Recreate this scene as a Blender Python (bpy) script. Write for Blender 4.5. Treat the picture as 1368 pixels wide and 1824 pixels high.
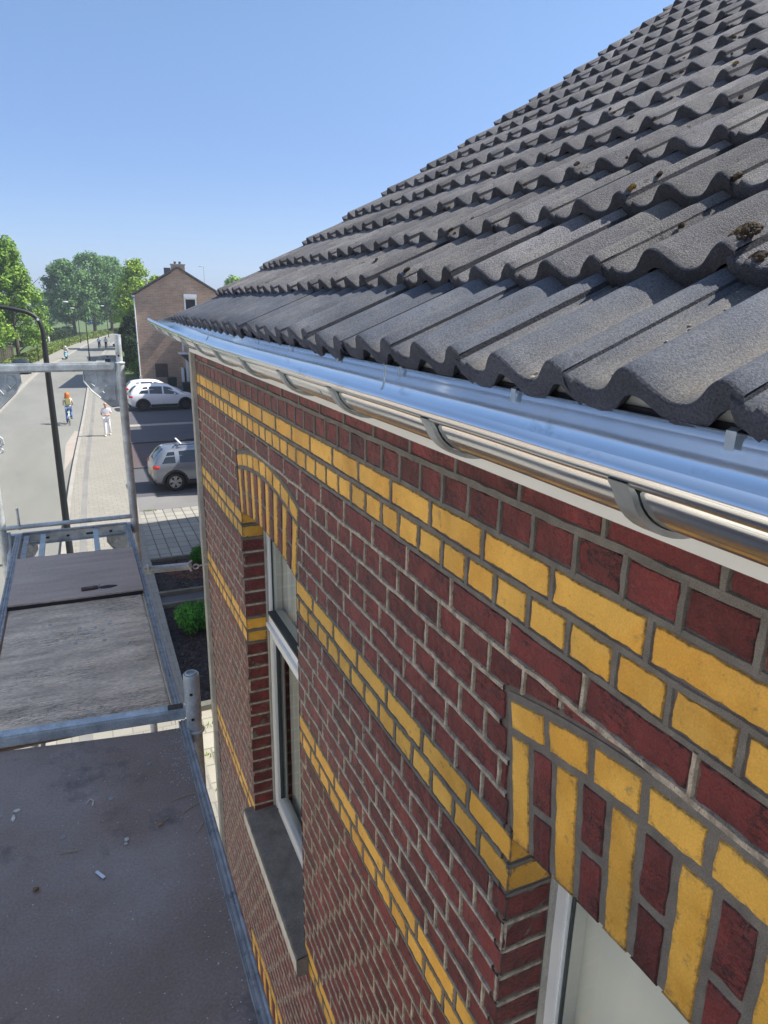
import bpy, bmesh, math, random
from mathutils import Vector, Matrix, noise
C = bpy.context.scene.collection
for o in list(bpy.data.objects): bpy.data.objects.remove(o)
rnd = random.Random(7)
PI = math.pi
# ------------------------------------------------------------------ camera, sky, sun, exposure
# world: X to the right (into the house), Y along the street, Z up; z = 0 is the top of the first yellow course
GZ = -6.3
cam_loc = Vector((-0.7041, -0.6471, 0.4081)); pit, yaw, rol, fpx = -0.2906, 0.4214, 0.0158, 1217.9
F = Vector((math.sin(yaw)*math.cos(pit), math.cos(yaw)*math.cos(pit), math.sin(pit)))
R = Vector((math.cos(yaw), -math.sin(yaw), 0)); U = R.cross(F)
R2 = R*math.cos(rol)+U*math.sin(rol); U2 = -R*math.sin(rol)+U*math.cos(rol)
cd = bpy.data.cameras.new('camera'); cam = bpy.data.objects.new('camera', cd); C.objects.link(cam)
cam.matrix_world = Matrix.Translation(cam_loc) @ Matrix((R2, U2, -F)).transposed().to_4x4()
cd.sensor_fit = 'VERTICAL'; cd.sensor_height = 24; cd.lens = 24*fpx/1824; cd.clip_start = 0.02; cd.clip_end = 5000
sc = bpy.context.scene; sc.camera = cam
sc.render.resolution_x = 768; sc.render.resolution_y = 1024
SUN = Vector((1, -0.20, 1.20)).normalized()
w = bpy.data.worlds.new('World'); sc.world = w; w.use_nodes = True
nt = w.node_tree; nt.nodes.clear()
sky = nt.nodes.new('ShaderNodeTexSky'); sky.sky_type = 'NISHITA'; sky.sun_disc = False
sky.sun_elevation = math.asin(SUN.z); sky.sun_rotation = math.atan2(SUN.x, SUN.y)
sky.air_density = 1.0; sky.dust_density = 0.6; sky.ozone_density = 1.6; sky.altitude = 100
bg = nt.nodes.new('ShaderNodeBackground'); bg.inputs[1].default_value = 0.12
wo = nt.nodes.new('ShaderNodeOutputWorld')
tc_ = nt.nodes.new('ShaderNodeTexCoord'); sx = nt.nodes.new('ShaderNodeSeparateXYZ'); nt.links.new(tc_.outputs['Generated'], sx.inputs[0])
tn = nt.nodes.new('ShaderNodeValToRGB'); cr_ = tn.color_ramp; cr_.interpolation = 'EASE'; nt.links.new(sx.outputs[2], tn.inputs[0])
cr_.elements[0].position = 0.; cr_.elements[0].color = (.37, .47, .74, 1); cr_.elements[1].position = .75; cr_.elements[1].color = (1.25, 1.20, 1.12, 1)
for p_, c_ in ((.12, (.43, .52, .72, 1)), (.36, (.58, .68, .79, 1)), (.46, (.70, .76, .84, 1))): e_ = cr_.elements.new(p_); e_.color = c_
mu = nt.nodes.new('ShaderNodeMix'); mu.data_type = 'RGBA'; mu.blend_type = 'MULTIPLY'; mu.inputs[0].default_value = 1
nt.links.new(sky.outputs[0], mu.inputs[6]); nt.links.new(tn.outputs[0], mu.inputs[7]); nt.links.new(mu.outputs[2], bg.inputs[0]); nt.links.new(bg.outputs[0], wo.inputs[0])
sl = bpy.data.lights.new('sun', 'SUN'); sl.energy = 5.0; sl.angle = math.radians(0.5); sl.color = (1, 0.95, 0.87)
so = bpy.data.objects.new('sun', sl); C.objects.link(so); so.rotation_euler = SUN.to_track_quat('Z', 'Y').to_euler()
sc.view_settings.view_transform = 'Standard'; sc.view_settings.look = 'None'
sc.view_settings.exposure = 0.9; sc.view_settings.gamma = 1

# ------------------------------------------------------------------ materials
def lin(c):
    return tuple(((x/255)/12.92 if x/255 <= .04045 else ((x/255+.055)/1.055)**2.4) for x in c)
MATS = {}
def M(name, col, rough=.8, metal=0., var=.18, vs=4., col2=None, bump=0., bs=60., bd=.002, tone=0., spec=.5, mixs=3., mixt=(.45, .6), grain=0., gs=400., aniso=(1, 1, 1), coat=0., tonemix=None, edged=None, roughv=0., dirt=None, crack=None):
    """procedural material. col/col2 linear base colours mixed by noise; tone = amount of per-face tone attribute"""
    if name in MATS: return MATS[name]
    m = bpy.data.materials.new(name); m.use_nodes = True; n = m.node_tree; N = n.nodes; L = n.links
    b = N['Principled BSDF']; b.inputs['Roughness'].default_value = rough; b.inputs['Metallic'].default_value = metal
    b.inputs['Specular IOR Level'].default_value = spec; b.inputs['Coat Weight'].default_value = coat
    tc = N.new('ShaderNodeTexCoord'); mp = N.new('ShaderNodeMapping'); mp.inputs['Scale'].default_value = aniso
    L.new(tc.outputs['Object'], mp.inputs['Vector'])
    def noi(s, d=4, r=.6):
        t = N.new('ShaderNodeTexNoise'); t.inputs['Scale'].default_value = s; t.inputs['Detail'].default_value = d
        t.inputs['Roughness'].default_value = r; L.new(mp.outputs[0], t.inputs['Vector']); return t
    def mixc(a, bb, fac, typ='MIX'):
        x = N.new('ShaderNodeMix'); x.data_type = 'RGBA'; x.blend_type = typ
        for s, v in ((0, fac), (6, a), (7, bb)):
            if hasattr(v, 'is_linked'): L.new(v, x.inputs[s])
            else: x.inputs[s].default_value = v if not isinstance(v, tuple) else (*v, 1)
        return x.outputs[2]
    def ramp(src, a, c):
        r = N.new('ShaderNodeMapRange'); r.inputs[1].default_value = a; r.inputs[2].default_value = c
        L.new(src, r.inputs[0]); return r.outputs[0]
    cur = tuple(col)
    if col2: cur = mixc(tuple(col), tuple(col2), ramp(noi(mixs, 6, .65).outputs[0], *mixt))
    if dirt:   # (colour, scale, lo, hi)
        cur = mixc(cur, dirt[0], ramp(noi(dirt[1], 7, .7).outputs[0], dirt[2], dirt[3]))
    if edged:   # dirt gathering along brick edges: colour, noise scale
        at = N.new('ShaderNodeAttribute'); at.attribute_name = 'edge'
        a1 = N.new('ShaderNodeMath'); a1.operation = 'MULTIPLY_ADD'; a1.inputs[1].default_value = .62; L.new(at.outputs['Fac'], a1.inputs[0]); L.new(noi(edged[1], 6, .72).outputs[0], a1.inputs[2])
        cur = mixc(cur, edged[0], ramp(a1.outputs[0], .78, 1.05))
    if roughv:
        mr = N.new('ShaderNodeMapRange'); mr.inputs[1].default_value = .35; mr.inputs[2].default_value = .65; mr.inputs[3].default_value = rough-roughv; mr.inputs[4].default_value = rough+roughv
        L.new(noi(vs*1.7, 6, .65).outputs[0], mr.inputs[0]); L.new(mr.outputs[0], b.inputs['Roughness'])
    if tonemix:
        at = N.new('ShaderNodeAttribute'); at.attribute_name = 'tone'; cur = mixc(cur, tonemix, at.outputs['Fac'])
    if crack:  # (colour, scale, width, aniso)
        m2 = N.new('ShaderNodeMapping'); m2.inputs['Scale'].default_value = crack[3]; L.new(tc.outputs['Object'], m2.inputs['Vector'])
        t = N.new('ShaderNodeTexNoise'); t.inputs['Scale'].default_value = crack[1]; t.inputs['Detail'].default_value = 6; t.inputs['Roughness'].default_value = .7; L.new(m2.outputs[0], t.inputs['Vector'])
        s1 = N.new('ShaderNodeMath'); s1.operation = 'SUBTRACT'; s1.inputs[1].default_value = .5; L.new(t.outputs[0], s1.inputs[0])
        s2 = N.new('ShaderNodeMath'); s2.operation = 'ABSOLUTE'; L.new(s1.outputs[0], s2.inputs[0])
        f1 = ramp(s2.outputs[0], crack[2], crack[2]*.3); f2 = ramp(noi(crack[1]*.35, 3, .5).outputs[0], .48, .62)
        f3 = N.new('ShaderNodeMath'); f3.operation = 'MULTIPLY'; L.new(f1, f3.inputs[0]); L.new(f2, f3.inputs[1])
        cur = mixc(cur, crack[0], f3.outputs[0])
    if var:
        r = ramp(noi(vs, 5).outputs[0], .3, .7)
        mr = N.new('ShaderNodeMapRange'); mr.inputs[3].default_value = 1-var; mr.inputs[4].default_value = 1+var; L.new(r, mr.inputs[0])
        cm = N.new('ShaderNodeCombineColor')
        for k in range(3): L.new(mr.outputs[0], cm.inputs[k])
        cur = mixc(cur, cm.outputs[0], 1., 'MULTIPLY')
    if grain:
        r = ramp(noi(gs, 2, .5).outputs[0], .3, .7)
        mr = N.new('ShaderNodeMapRange'); mr.inputs[3].default_value = 1-grain; mr.inputs[4].default_value = 1+grain; L.new(r, mr.inputs[0])
        cm = N.new('ShaderNodeCombineColor')
        for k in range(3): L.new(mr.outputs[0], cm.inputs[k])
        cur = mixc(cur, cm.outputs[0], 1., 'MULTIPLY')
    if tone:
        at = N.new('ShaderNodeAttribute'); at.attribute_name = 'tone'
        mr = N.new('ShaderNodeMapRange'); mr.inputs[3].default_value = 1-tone; mr.inputs[4].default_value = 1+tone; L.new(at.outputs['Fac'], mr.inputs[0])
        cm = N.new('ShaderNodeCombineColor')
        for k in range(3): L.new(mr.outputs[0], cm.inputs[k])
        cur = mixc(cur, cm.outputs[0], 1., 'MULTIPLY')
    if isinstance(cur, tuple): b.inputs['Base Color'].default_value = (*cur, 1)
    else: L.new(cur, b.inputs['Base Color'])
    if bump:
        bn = N.new('ShaderNodeBump'); bn.inputs['Strength'].default_value = bump; bn.inputs['Distance'].default_value = bd
        t = noi(bs, 5, .65); L.new(t.outputs[0], bn.inputs['Height']); L.new(bn.outputs[0], b.inputs['Normal'])
    MATS[name] = m; return m

def P(m, k, v):
    m.node_tree.nodes['Principled BSDF'].inputs[k].default_value = v; return m

mat_red = M('painted red brick', (.225, .038, .034), .46, var=.28, vs=9, tone=.42, edged=((.10, .055, .045), 60), bump=1., bs=55, bd=.014, col2=(.15, .028, .026), mixs=14, crack=((.022, .009, .009), 30, .030, (1, .5, 1.5)), dirt=((.20, .10, .075), 42, .63, .72), grain=.12, gs=260)
mat_yel = M('painted yellow brick', (.88, .485, .078), .55, var=.16, vs=5, edged=((.22, .13, .05), 80), tone=.16, bump=.4, bs=70, bd=.003, col2=(.74, .37, .045), mixs=4, dirt=((.26, .17, .08), 30, .60, .74), grain=.10, gs=300)
mat_mort_beige = M('beige pointing mortar', (.56, .47, .35), .95, var=.3, vs=45, col2=(.34, .28, .21), mixs=40, bump=.8, bs=220, bd=.003, grain=.25, gs=500, dirt=((.12, .10, .085), 90, .57, .66))
mat_mort_grey = M('grey painted mortar', (.20, .18, .150), .9, var=.25, vs=20, bump=.8, bs=220, bd=.003, grain=.25, gs=500, dirt=((.24, .22, .19), 25, .62, .72))
mat_mort_base = M('recessed mortar', (.17, .14, .115), .95, var=.3, vs=20, bump=.8, bs=150, bd=.003, grain=.25, gs=400)
mat_tile = M('weathered concrete tile', (.150, .146, .155), .95, var=.28, vs=3.5, tone=.30, bump=1., bs=230, bd=.012, grain=.6, gs=420, col2=(.190, .182, .176), mixs=6, dirt=((.03, .028, .03), 30, .60, .70))
mat_tile_low = M('smooth eaves tile', (.085, .094, .115), .78, spec=.3, var=.22, vs=5, bump=.7, bs=420, bd=.003, grain=.35, gs=300, col2=(.115, .12, .132), mixs=9, mixt=(.42, .66), tonemix=(.185, .165, .135), dirt=((.05, .055, .065), 30, .60, .72))
mat_lip = M('shaded tile edge', (.052, .054, .068), .9, var=.3, vs=12, bump=1., bs=200, bd=.006, grain=.4, gs=300, tone=.3)  # shade on tile lips and seam sides is deepened by this darker colour
mat_zinc = M('bright zinc', (.74, .76, .78), .16, 1., var=.07, vs=2.5, roughv=.045, bump=.10, bs=9, bd=.003, aniso=(1, .5, 1), dirt=((.50, .50, .49), 9, .60, .74))
mat_zinc_in = M('zinc gutter inside', (.70, .74, .78), .33, 1., var=.12, vs=4, bump=.10, bs=12, bd=.003, dirt=((.42, .43, .44), 16, .62, .75))
mat_galv = M('galvanised steel', (.52, .56, .57), .52, .45, var=.25, vs=14, bump=.25, bs=120, bd=.001, col2=(.40, .43, .44), mixs=9, dirt=((.22, .20, .17), 18, .62, .74), grain=.12, gs=200)
mat_alu = M('weathered aluminium', (.36, .36, .36), .6, .5, var=.25, vs=25, bump=.2, bs=200, bd=.001, dirt=((.16, .15, .14), 30, .55, .7))
mat_white = M('white painted board', (.84, .85, .80), .5, var=.05, vs=3)
mat_upvc = M('white window plastic', (.88, .89, .86), .35, var=.04, vs=3)
mat_greyboard = M('pale grey board', (.50, .52, .50), .6, var=.1)
mat_black = M('black strip and gap shade', (.018, .018, .02), .7, var=.2)  # black of strips and holes, also painted in for shade in gaps
mat_sill = M('grey stone sill', (.19, .18, .165), .9, var=.25, vs=14, bump=.5, bs=140, grain=.3, gs=260, dirt=((.34, .29, .22), 60, .66, .74))
mat_sill_edge = M('pale sill edge', (.62, .59, .50), .85, var=.15, vs=14, bump=.4, bs=100, grain=.15)
mat_trim = M('cement corner trim', (.42, .40, .34), .9, var=.2, vs=12, bump=.6, bs=120, grain=.2)

def glass_mat(name, tint=(.9, .95, .93), gl=.16):
    m = bpy.data.materials.new(name); m.use_nodes = True; n = m.node_tree; n.nodes.clear()
    o = n.nodes.new('ShaderNodeOutputMaterial'); t = n.nodes.new('ShaderNodeBsdfTransparent'); g = n.nodes.new('ShaderNodeBsdfGlossy')
    t.inputs[0].default_value = (*tint, 1); g.inputs['Roughness'].default_value = .02
    f = n.nodes.new('ShaderNodeFresnel'); f.inputs[0].default_value = 1.5
    a = n.nodes.new('ShaderNodeMath'); a.operation = 'MULTIPLY_ADD'; a.inputs[1].default_value = .8; a.inputs[2].default_value = .01
    x = n.nodes.new('ShaderNodeMixShader'); n.links.new(f.outputs[0], a.inputs[0]); n.links.new(a.outputs[0], x.inputs[0])
    n.links.new(t.outputs[0], x.inputs[1]); n.links.new(g.outputs[0], x.inputs[2]); n.links.new(x.outputs[0], o.inputs[0])
    return m
mat_glass = glass_mat('window glass', (.91, .93, .91))
mat_carglass = P(M('dark car glass', (.012, .016, .02), .04, var=0), 'Specular IOR Level', .9)

# ------------------------------------------------------------------ mesh helpers
class MB:
    def __init__(s): s.v = []; s.f = []; s.m = []; s.t = []; s.e = {}
    def add(s, vs, fs, mi=0, tone=.5):
        k = len(s.v); s.v += [tuple(x) for x in vs]
        for f in fs: s.f.append(tuple(i+k for i in f)); s.m.append(mi); s.t.append(tone)
    def box(s, c, d, mi=0, rz=0., rot=None, tone=.5, bev=0.):
        hx, hy, hz = d[0]/2, d[1]/2, d[2]/2
        q = rot if rot is not None else Matrix.Rotation(rz, 3, 'Z')
        if bev <= 0:
            vs = [Vector(c)+q@Vector((x*hx, y*hy, z*hz)) for x in (-1, 1) for y in (-1, 1) for z in (-1, 1)]
            s.add(vs, [(0, 1, 3, 2), (4, 6, 7, 5), (0, 4, 5, 1), (2, 3, 7, 6), (0, 2, 6, 4), (1, 5, 7, 3)], mi, tone)
        else:
            bm = bmesh.new(); bmesh.ops.create_cube(bm, size=1)
            for v in bm.verts: v.co = Vector((v.co.x*d[0], v.co.y*d[1], v.co.z*d[2]))
            bmesh.ops.bevel(bm, geom=bm.edges[:], offset=bev, segments=2, affect='EDGES')
            bm.verts.index_update()
            s.add([Vector(c)+q@v.co for v in bm.verts], [[v.index for v in f.verts] for f in bm.faces], mi, tone); bm.free()
    def tube(s, pts, r, n=12, mi=0, cap=True, tone=.5):
        pts = [Vector(p) for p in pts]; rr = r if isinstance(r, (list, tuple)) else [r]*len(pts)
        vs = []; up = None
        for i, p in enumerate(pts):
            d = (pts[min(i+1, len(pts)-1)]-pts[max(i-1, 0)]).normalized()
            if up is None: up = Vector((0, 0, 1)) if abs(d.z) < .9 else Vector((0, 1, 0))
            a = d.cross(up).normalized(); b = a.cross(d).normalized(); up = b
            for k in range(n):
                t = 2*PI*k/n; vs.append(p+(a*math.cos(t)+b*math.sin(t))*rr[i])
        fs = [(i*n+k, i*n+(k+1) % n, (i+1)*n+(k+1) % n, (i+1)*n+k) for i in range(len(pts)-1) for k in range(n)]
        if cap: fs += [tuple(range(n)), tuple((len(pts)-1)*n+k for k in range(n))[::-1]]
        s.add(vs, fs, mi, tone)
    def ring(s, c, axis, R_, r, n=24, k=8, mi=0):      # torus
        c = Vector(c); ax = Vector(axis).normalized(); a = ax.orthogonal().normalized(); b = ax.cross(a)
        vs = []; fs = []
        for i in range(n):
            t = 2*PI*i/n; d = a*math.cos(t)+b*math.sin(t)
            for j in range(k):
                u = 2*PI*j/k; vs.append(c+d*(R_+r*math.cos(u))+ax*r*math.sin(u))
        for i in range(n):
            for j in range(k): fs.append((i*k+j, ((i+1) % n)*k+j, ((i+1) % n)*k+(j+1) % k, i*k+(j+1) % k))
        s.add(vs, fs, mi)
    def lathe(s, c, axis, prof, n=24, mi=0):            # prof: (radius, distance along axis)
        c = Vector(c); ax = Vector(axis).normalized(); a = ax.orthogonal().normalized(); b = ax.cross(a)
        vs = [c+ax*h+(a*math.cos(2*PI*i/n)+b*math.sin(2*PI*i/n))*q for q, h in prof for i in range(n)]
        fs = [(j*n+i, j*n+(i+1) % n, (j+1)*n+(i+1) % n, (j+1)*n+i) for j in range(len(prof)-1) for i in range(n)]
        s.add(vs, fs, mi)
    def sphere(s, c, r, mi=0, sub=2, jit=0., tone=.5):
        bm = bmesh.new(); bmesh.ops.create_icosphere(bm, subdivisions=sub, radius=1)
        bm.verts.index_update(); rv = Vector(r) if hasattr(r, '__len__') else Vector((r, r, r))
        vs = []
        for v in bm.verts:
            k = 1+(jit*noise.noise(v.co*2.3+Vector(c)*7) if jit else 0)
            vs.append(Vector(c)+Vector((v.co.x*rv.x, v.co.y*rv.y, v.co.z*rv.z))*k)
        s.add(vs, [[v.index for v in f.verts] for f in bm.faces], mi, tone); bm.free()
    def grid(s, nu, nv, fn, mi=0, tone=.5):
        vs = [fn(i/nu, j/nv) for i in range(nu+1) for j in range(nv+1)]
        s.add(vs, [(i*(nv+1)+j, (i+1)*(nv+1)+j, (i+1)*(nv+1)+j+1, i*(nv+1)+j+1) for i in range(nu) for j in range(nv)], mi, tone)
    def prism(s, poly, a, b, mi=0):     # polygon list of Vector, extruded from +a to +b vectors
        n = len(poly); a = Vector(a); b = Vector(b)
        s.add([Vector(p)+a for p in poly]+[Vector(p)+b for p in poly], [tuple(range(n)), tuple(range(2*n-1, n-1, -1))]+[(i, i+n, (i+1) % n+n, (i+1) % n) for i in range(n)], mi)
    def build(s, name, mats, parent=None, ang=35, base=None, fixn=True):
        me = bpy.data.meshes.new(name)
        vs = s.v
        if base is not None: vs = [(x[0]-base[0], x[1]-base[1], x[2]-base[2]) for x in vs]
        me.from_pydata(vs, [], s.f); 
        for m in (mats if isinstance(mats, (list, tuple)) else [mats]): me.materials.append(m)
        me.polygons.foreach_set('material_index', s.m)
        at = me.attributes.new('tone', 'FLOAT', 'FACE'); at.data.foreach_set('value', s.t)
        if s.e: ae = me.attributes.new('edge', 'FLOAT', 'POINT'); ae.data.foreach_set('value', [s.e.get(i, 0.) for i in range(len(s.v))])
        if fixn:
            bm = bmesh.new(); bm.from_mesh(me); bmesh.ops.recalc_face_normals(bm, faces=bm.faces); bm.to_mesh(me); bm.free()
        me.polygons.foreach_set('use_smooth', [True]*len(me.polygons)); me.set_sharp_from_angle(angle=math.radians(ang))
        o = bpy.data.objects.new(name, me); C.objects.link(o)
        if base is not None: o.location = base
        if parent: adopt(o, parent)
        return o
def adopt(o, p):      # meshes are written in world coordinates unless their thing is copied from the origin
    o.parent = p
    if p.type == 'EMPTY': o.matrix_parent_inverse = Matrix.Translation(-p.location)
    elif 'local' in p and p['local']: pass
    return o
def tag(o, label=None, cat=None, group=None, kind=None):
    for k, v in (('label', label), ('category', cat), ('group', group), ('kind', kind)):
        if v: o[k] = v
    return o
def thing(name, loc, label, cat, group=None):
    o = bpy.data.objects.new(name, None); C.objects.link(o); o.location = loc; o.empty_display_size = .2
    return tag(o, label, cat, group)
def copy_tree(o, parent=None):
    c = o.copy(); C.objects.link(c)
    if parent: c.parent = parent; c.matrix_parent_inverse = o.matrix_parent_inverse.copy()
    for ch in list(o.children): copy_tree(ch, c)
    return c
def nz(x, y, z): return noise.noise(Vector((x, y, z)))
# ------------------------------------------------------------------ ground, road, pavements
def sheet(name, poly, z, mat, label=None, thick=0.):
    b = MB(); n = len(poly)
    b.add([(x, y, GZ+z) for x, y in poly], [tuple(range(n))])
    if thick: 
        b.add([(x, y, GZ+z) for x, y in poly]+[(x, y, GZ+z-thick) for x, y in poly], [(i, (i+1) % n, (i+1) % n+n, i+n) for i in range(n)])
    o = b.build(name, mat, fixn=False)
    for p in o.data.polygons: p.use_smooth = False
    return tag(o, kind='structure')
def strip(name, left, right, z, mat, thick=0.):
    b = MB(); n = len(left); vs = [(x, y, GZ+z) for x, y in left]+[(x, y, GZ+z) for x, y in right]
    b.add(vs, [(i, i+n, i+1+n, i+1) for i in range(n-1)])
    if thick:
        for side in (left, right):
            b.add([(x, y, GZ+z) for x, y in side]+[(x, y, GZ+z-thick) for x, y in side], [(i, i+1, i+1+n, i+n) for i in range(n-1)])
    o = b.build(name, mat, fixn=False, ang=10); return tag(o, kind='structure')
def smooth(pts, k=6):     # Catmull-Rom
    out = []; P_ = [pts[0]]+list(pts)+[pts[-1]]
    for i in range(1, len(P_)-2):
        for j in range(k):
            t = j/k; q = []
            for d in range(len(pts[0])):
                a, b, c, e = (P_[i-1][d], P_[i][d], P_[i+1][d], P_[i+2][d])
                q.append(.5*(2*b+(c-a)*t+(2*a-5*b+4*c-e)*t*t+(3*b-a-3*c+e)*t**3))
            out.append(tuple(q))
    return out+[pts[-1]]
m_grass = M('grass', (.060, .105, .022), .9, var=.35, vs=.6, col2=(.10, .13, .035), mixs=.25, bump=.6, bs=20, bd=.05)
m_road = M('light worn asphalt', (.188, .187, .166), .85, var=.13, vs=.5, dirt=((.165, .16, .15), 1.1, .60, .72), col2=(.176, .174, .156), mixs=.12, grain=.10, gs=60, aniso=(1, .25, 1))
m_side = M('sunlit driveway asphalt', (.17, .165, .16), .85, var=.10, vs=.7, grain=.12, gs=60)  # sunlight on this driveway strip is put into the paler colour
m_dark = M('dark driveway paving', (.080, .080, .088), .85, var=.10, vs=.8, grain=.12, gs=60)  # asphalt with the driveway shade put into its dark colour; also kerbs and path
m_redpav = M('reddish block paving', (.090, .066, .066), .85, var=.14, vs=1.2, grain=.12, gs=40)
m_kerb = M('pale kerb stone', (.30, .285, .25), .85, var=.12, vs=1.3, grain=.08, gs=40)
def brickmat(name, c1, c2, mort, wd, ht, ms=.012, rough=.85, off=.5, rot=0., bump=.3, vert=False, var=.15, sq=1.):
    m = bpy.data.materials.new(name); m.use_nodes = True; n = m.node_tree; N = n.nodes; L = n.links; b = N['Principled BSDF']; b.inputs['Roughness'].default_value = rough
    tc = N.new('ShaderNodeTexCoord'); mp = N.new('ShaderNodeMapping'); L.new(tc.outputs['Object'], mp.inputs['Vector'])
    if vert:   # walls: use (x+y, z)
        sp = N.new('ShaderNodeSeparateXYZ'); L.new(tc.outputs['Object'], sp.inputs[0]); ad = N.new('ShaderNodeMath'); L.new(sp.outputs[0], ad.inputs[0]); L.new(sp.outputs[1], ad.inputs[1])
        cb = N.new('ShaderNodeCombineXYZ'); L.new(ad.outputs[0], cb.inputs[0]); L.new(sp.outputs[2], cb.inputs[1]); L.new(cb.outputs[0], mp.inputs['Vector'])
    mp.inputs['Rotation'].default_value = (0, 0, rot)
    t = N.new('ShaderNodeTexBrick'); L.new(mp.outputs[0], t.inputs['Vector']); t.offset = off
    t.inputs['Color1'].default_value = (*c1, 1); t.inputs['Color2'].default_value = (*c2, 1); t.inputs['Mortar'].default_value = (*mort, 1)
    t.inputs['Scale'].default_value = 1; t.inputs['Mortar Size'].default_value = ms; t.inputs['Brick Width'].default_value = wd; t.inputs['Row Height'].default_value = ht
    t.inputs['Mortar Smooth'].default_value = .2
    no = N.new('ShaderNodeTexNoise'); no.inputs['Scale'].default_value = .8; no.inputs['Detail'].default_value = 8; no.inputs['Roughness'].default_value = .7; L.new(tc.outputs['Object'], no.inputs['Vector'])
    mr = N.new('ShaderNodeMapRange'); mr.inputs[1].default_value = .3; mr.inputs[2].default_value = .7; mr.inputs[3].default_value = 1-var; mr.inputs[4].default_value = 1+var; L.new(no.outputs[0], mr.inputs[0])
    cm = N.new('ShaderNodeCombineColor'); [L.new(mr.outputs[0], cm.inputs[k]) for k in range(3)]
    x = N.new('ShaderNodeMix'); x.data_type = 'RGBA'; x.blend_type = 'MULTIPLY'; x.inputs[0].default_value = 1; L.new(t.outputs[0], x.inputs[6]); L.new(cm.outputs[0], x.inputs[7]); L.new(x.outputs[2], b.inputs['Base Color'])
    bn = N.new('ShaderNodeBump'); bn.invert = True; bn.inputs['Strength'].default_value = bump; bn.inputs['Distance'].default_value = .01; L.new(t.outputs['Fac'], bn.inputs['Height']); L.new(bn.outputs[0], b.inputs['Normal'])
    return m
m_slab = brickmat('grey paving slabs', (.25, .24, .21), (.31, .295, .25), (.10, .10, .09), .45, .30, .018, rot=PI/2, off=.0, var=.16)
m_slabY = brickmat('yellowish paving slabs', (.32, .295, .23), (.35, .325, .265), (.19, .185, .13), .42, .42, .016, off=.5, var=.14)
m_pave = brickmat('small pavement tiles', (.24, .228, .193), (.262, .248, .210), (.19, .178, .155), .30, .30, .012, off=.5, var=.07)
m_soil = M('dark bark soil', (.028, .024, .026), .95, var=.5, vs=14, col2=(.055, .045, .040), mixs=9, bump=1., bs=30, bd=.04, grain=.5, gs=35)
m_redsoil = M('reddish soil', (.12, .045, .028), .95, var=.35, vs=10, bump=1., bs=30, bd=.03, grain=.4, gs=35)

sheet('plaza', [(-60, -60), (-9.0, -60), (-8.6, 20), (-7.1, 47), (-14, 62), (-60, 62)], .004, m_pave)
tag(sheet('ground', [(-560, -95), (880, -95), (880, 1070), (-560, 1070)], -.02, m_grass), kind='structure')
RL = smooth([(-7.2, -40), (-7.0, 0), (-6.6, 22), (-5.33, 49), (-4.0, 76), (-2.05, 94), (1.05, 122), (7, 165), (22, 230), (50, 300)])
RR = smooth([(-1.95, -40), (-1.75, 0), (-1.41, 23.4), (-.45, 46), (.85, 77), (2.25, 94), (4.9, 122), (10.5, 165), (25, 228), (53, 296)])
strip('road', RL, RR, 0., m_road)
WL = smooth([(-9.2, -40), (-9.0, 0), (-8.2, 22), (-6.9, 49), (-5.6, 76), (-4.2, 94), (-1.0, 122), (5.6, 167), (20.5, 232), (48.5, 302)])
strip('pavement', WL, [(x-.12, y) for x, y in RL], .10, m_pave)
strip('kerb', [(x-.16, y) for x, y in RL], [(x+.06, y) for x, y in RL], .105, m_kerb, .11)
PR = smooth([(.4, -40), (.42, 0), (.8, 23.6), (1.9, 46), (3.55, 77), (4.6, 94), (7.5, 122), (13.5, 165), (28, 227), (56, 295)])
strip('pavement', [(x+.10, y) for x, y in RR], PR, .114, m_pave)
strip('kerb', [(x-.06, y) for x, y in RR], [(x+.16, y) for x, y in RR], .105, m_kerb, .11)
m_gstrip = M('dark joint strip', (.19, .185, .172), .9, var=.2, vs=2, aniso=(1, .3, 1))
strip('pavement', [(x+.42, y) for x, y in RR], [(x+.60, y) for x, y in RR], .118, m_gstrip)
sheet('pavement', [(-1.55, 30), (-1.1, 33.5), (-.75, 39.5), (-1.05, 40), (-1.5, 36)], .004, M('light road patch', (.32, .28, .24), .9, var=.1, vs=1, grain=.1, gs=40))
# plots on the right of the pavement, front to back
def plot(name, y0, y1, z, mat, x1=16., x0=None, t=0.):
    xa = [.32+(.40/23.6)*y if y < 23.6 else .7+(y-23.6)*.0497 for y in (y0, y1)] if x0 is None else [x0, x0]
    return sheet(name, [(xa[0], y0), (x1, y0), (x1, y1), (xa[1], y1)], z, mat, thick=t)
m_kerb2 = M('mossy shaded kerb', (.13, .125, .10), .9, var=.3, vs=5)  # mossy kerb, its colour darkened further for the garden shade
plot('path', -10, 9.9, .06, m_slabY)
plot('kerb', 9.9, 10.05, .16, m_kerb2, t=.12)
plot('soil', 10.05, 14.45, .04, m_soil)
plot('kerb', 14.45, 14.55, .14, m_kerb2, t=.12)
plot('path', 14.55, 15.1, .06, m_dark)
plot('kerb', 15.1, 15.2, .16, m_kerb2, t=.12)
plot('soil', 15.2, 17.55, .05, m_soil)
sheet('soil', [(1.1, 16.1), (1.9, 15.9), (2.6, 16.3), (3.2, 16.4), (3.6, 17.3), (2.2, 17.45), (1.0, 17.3), (.8, 16.8)], .056, m_redsoil)
plot('kerb', 17.55, 17.65, .14, m_kerb2, t=.1)
plot('driveway', 17.65, 22.45, .10, m_slab)
plot('driveway', 22.45, 24.3, .10, m_side)
plot('driveway', 24.3, 29., .10, m_dark)
plot('kerb', 28.95, 29.1, .15, m_dark, t=.1)
plot('driveway', 29.1, 34.6, .10, m_redpav)
plot('kerb', 34.6, 34.72, .16, m_dark, t=.1)
plot('driveway', 34.72, 39.6, .10, m_dark)
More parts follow.
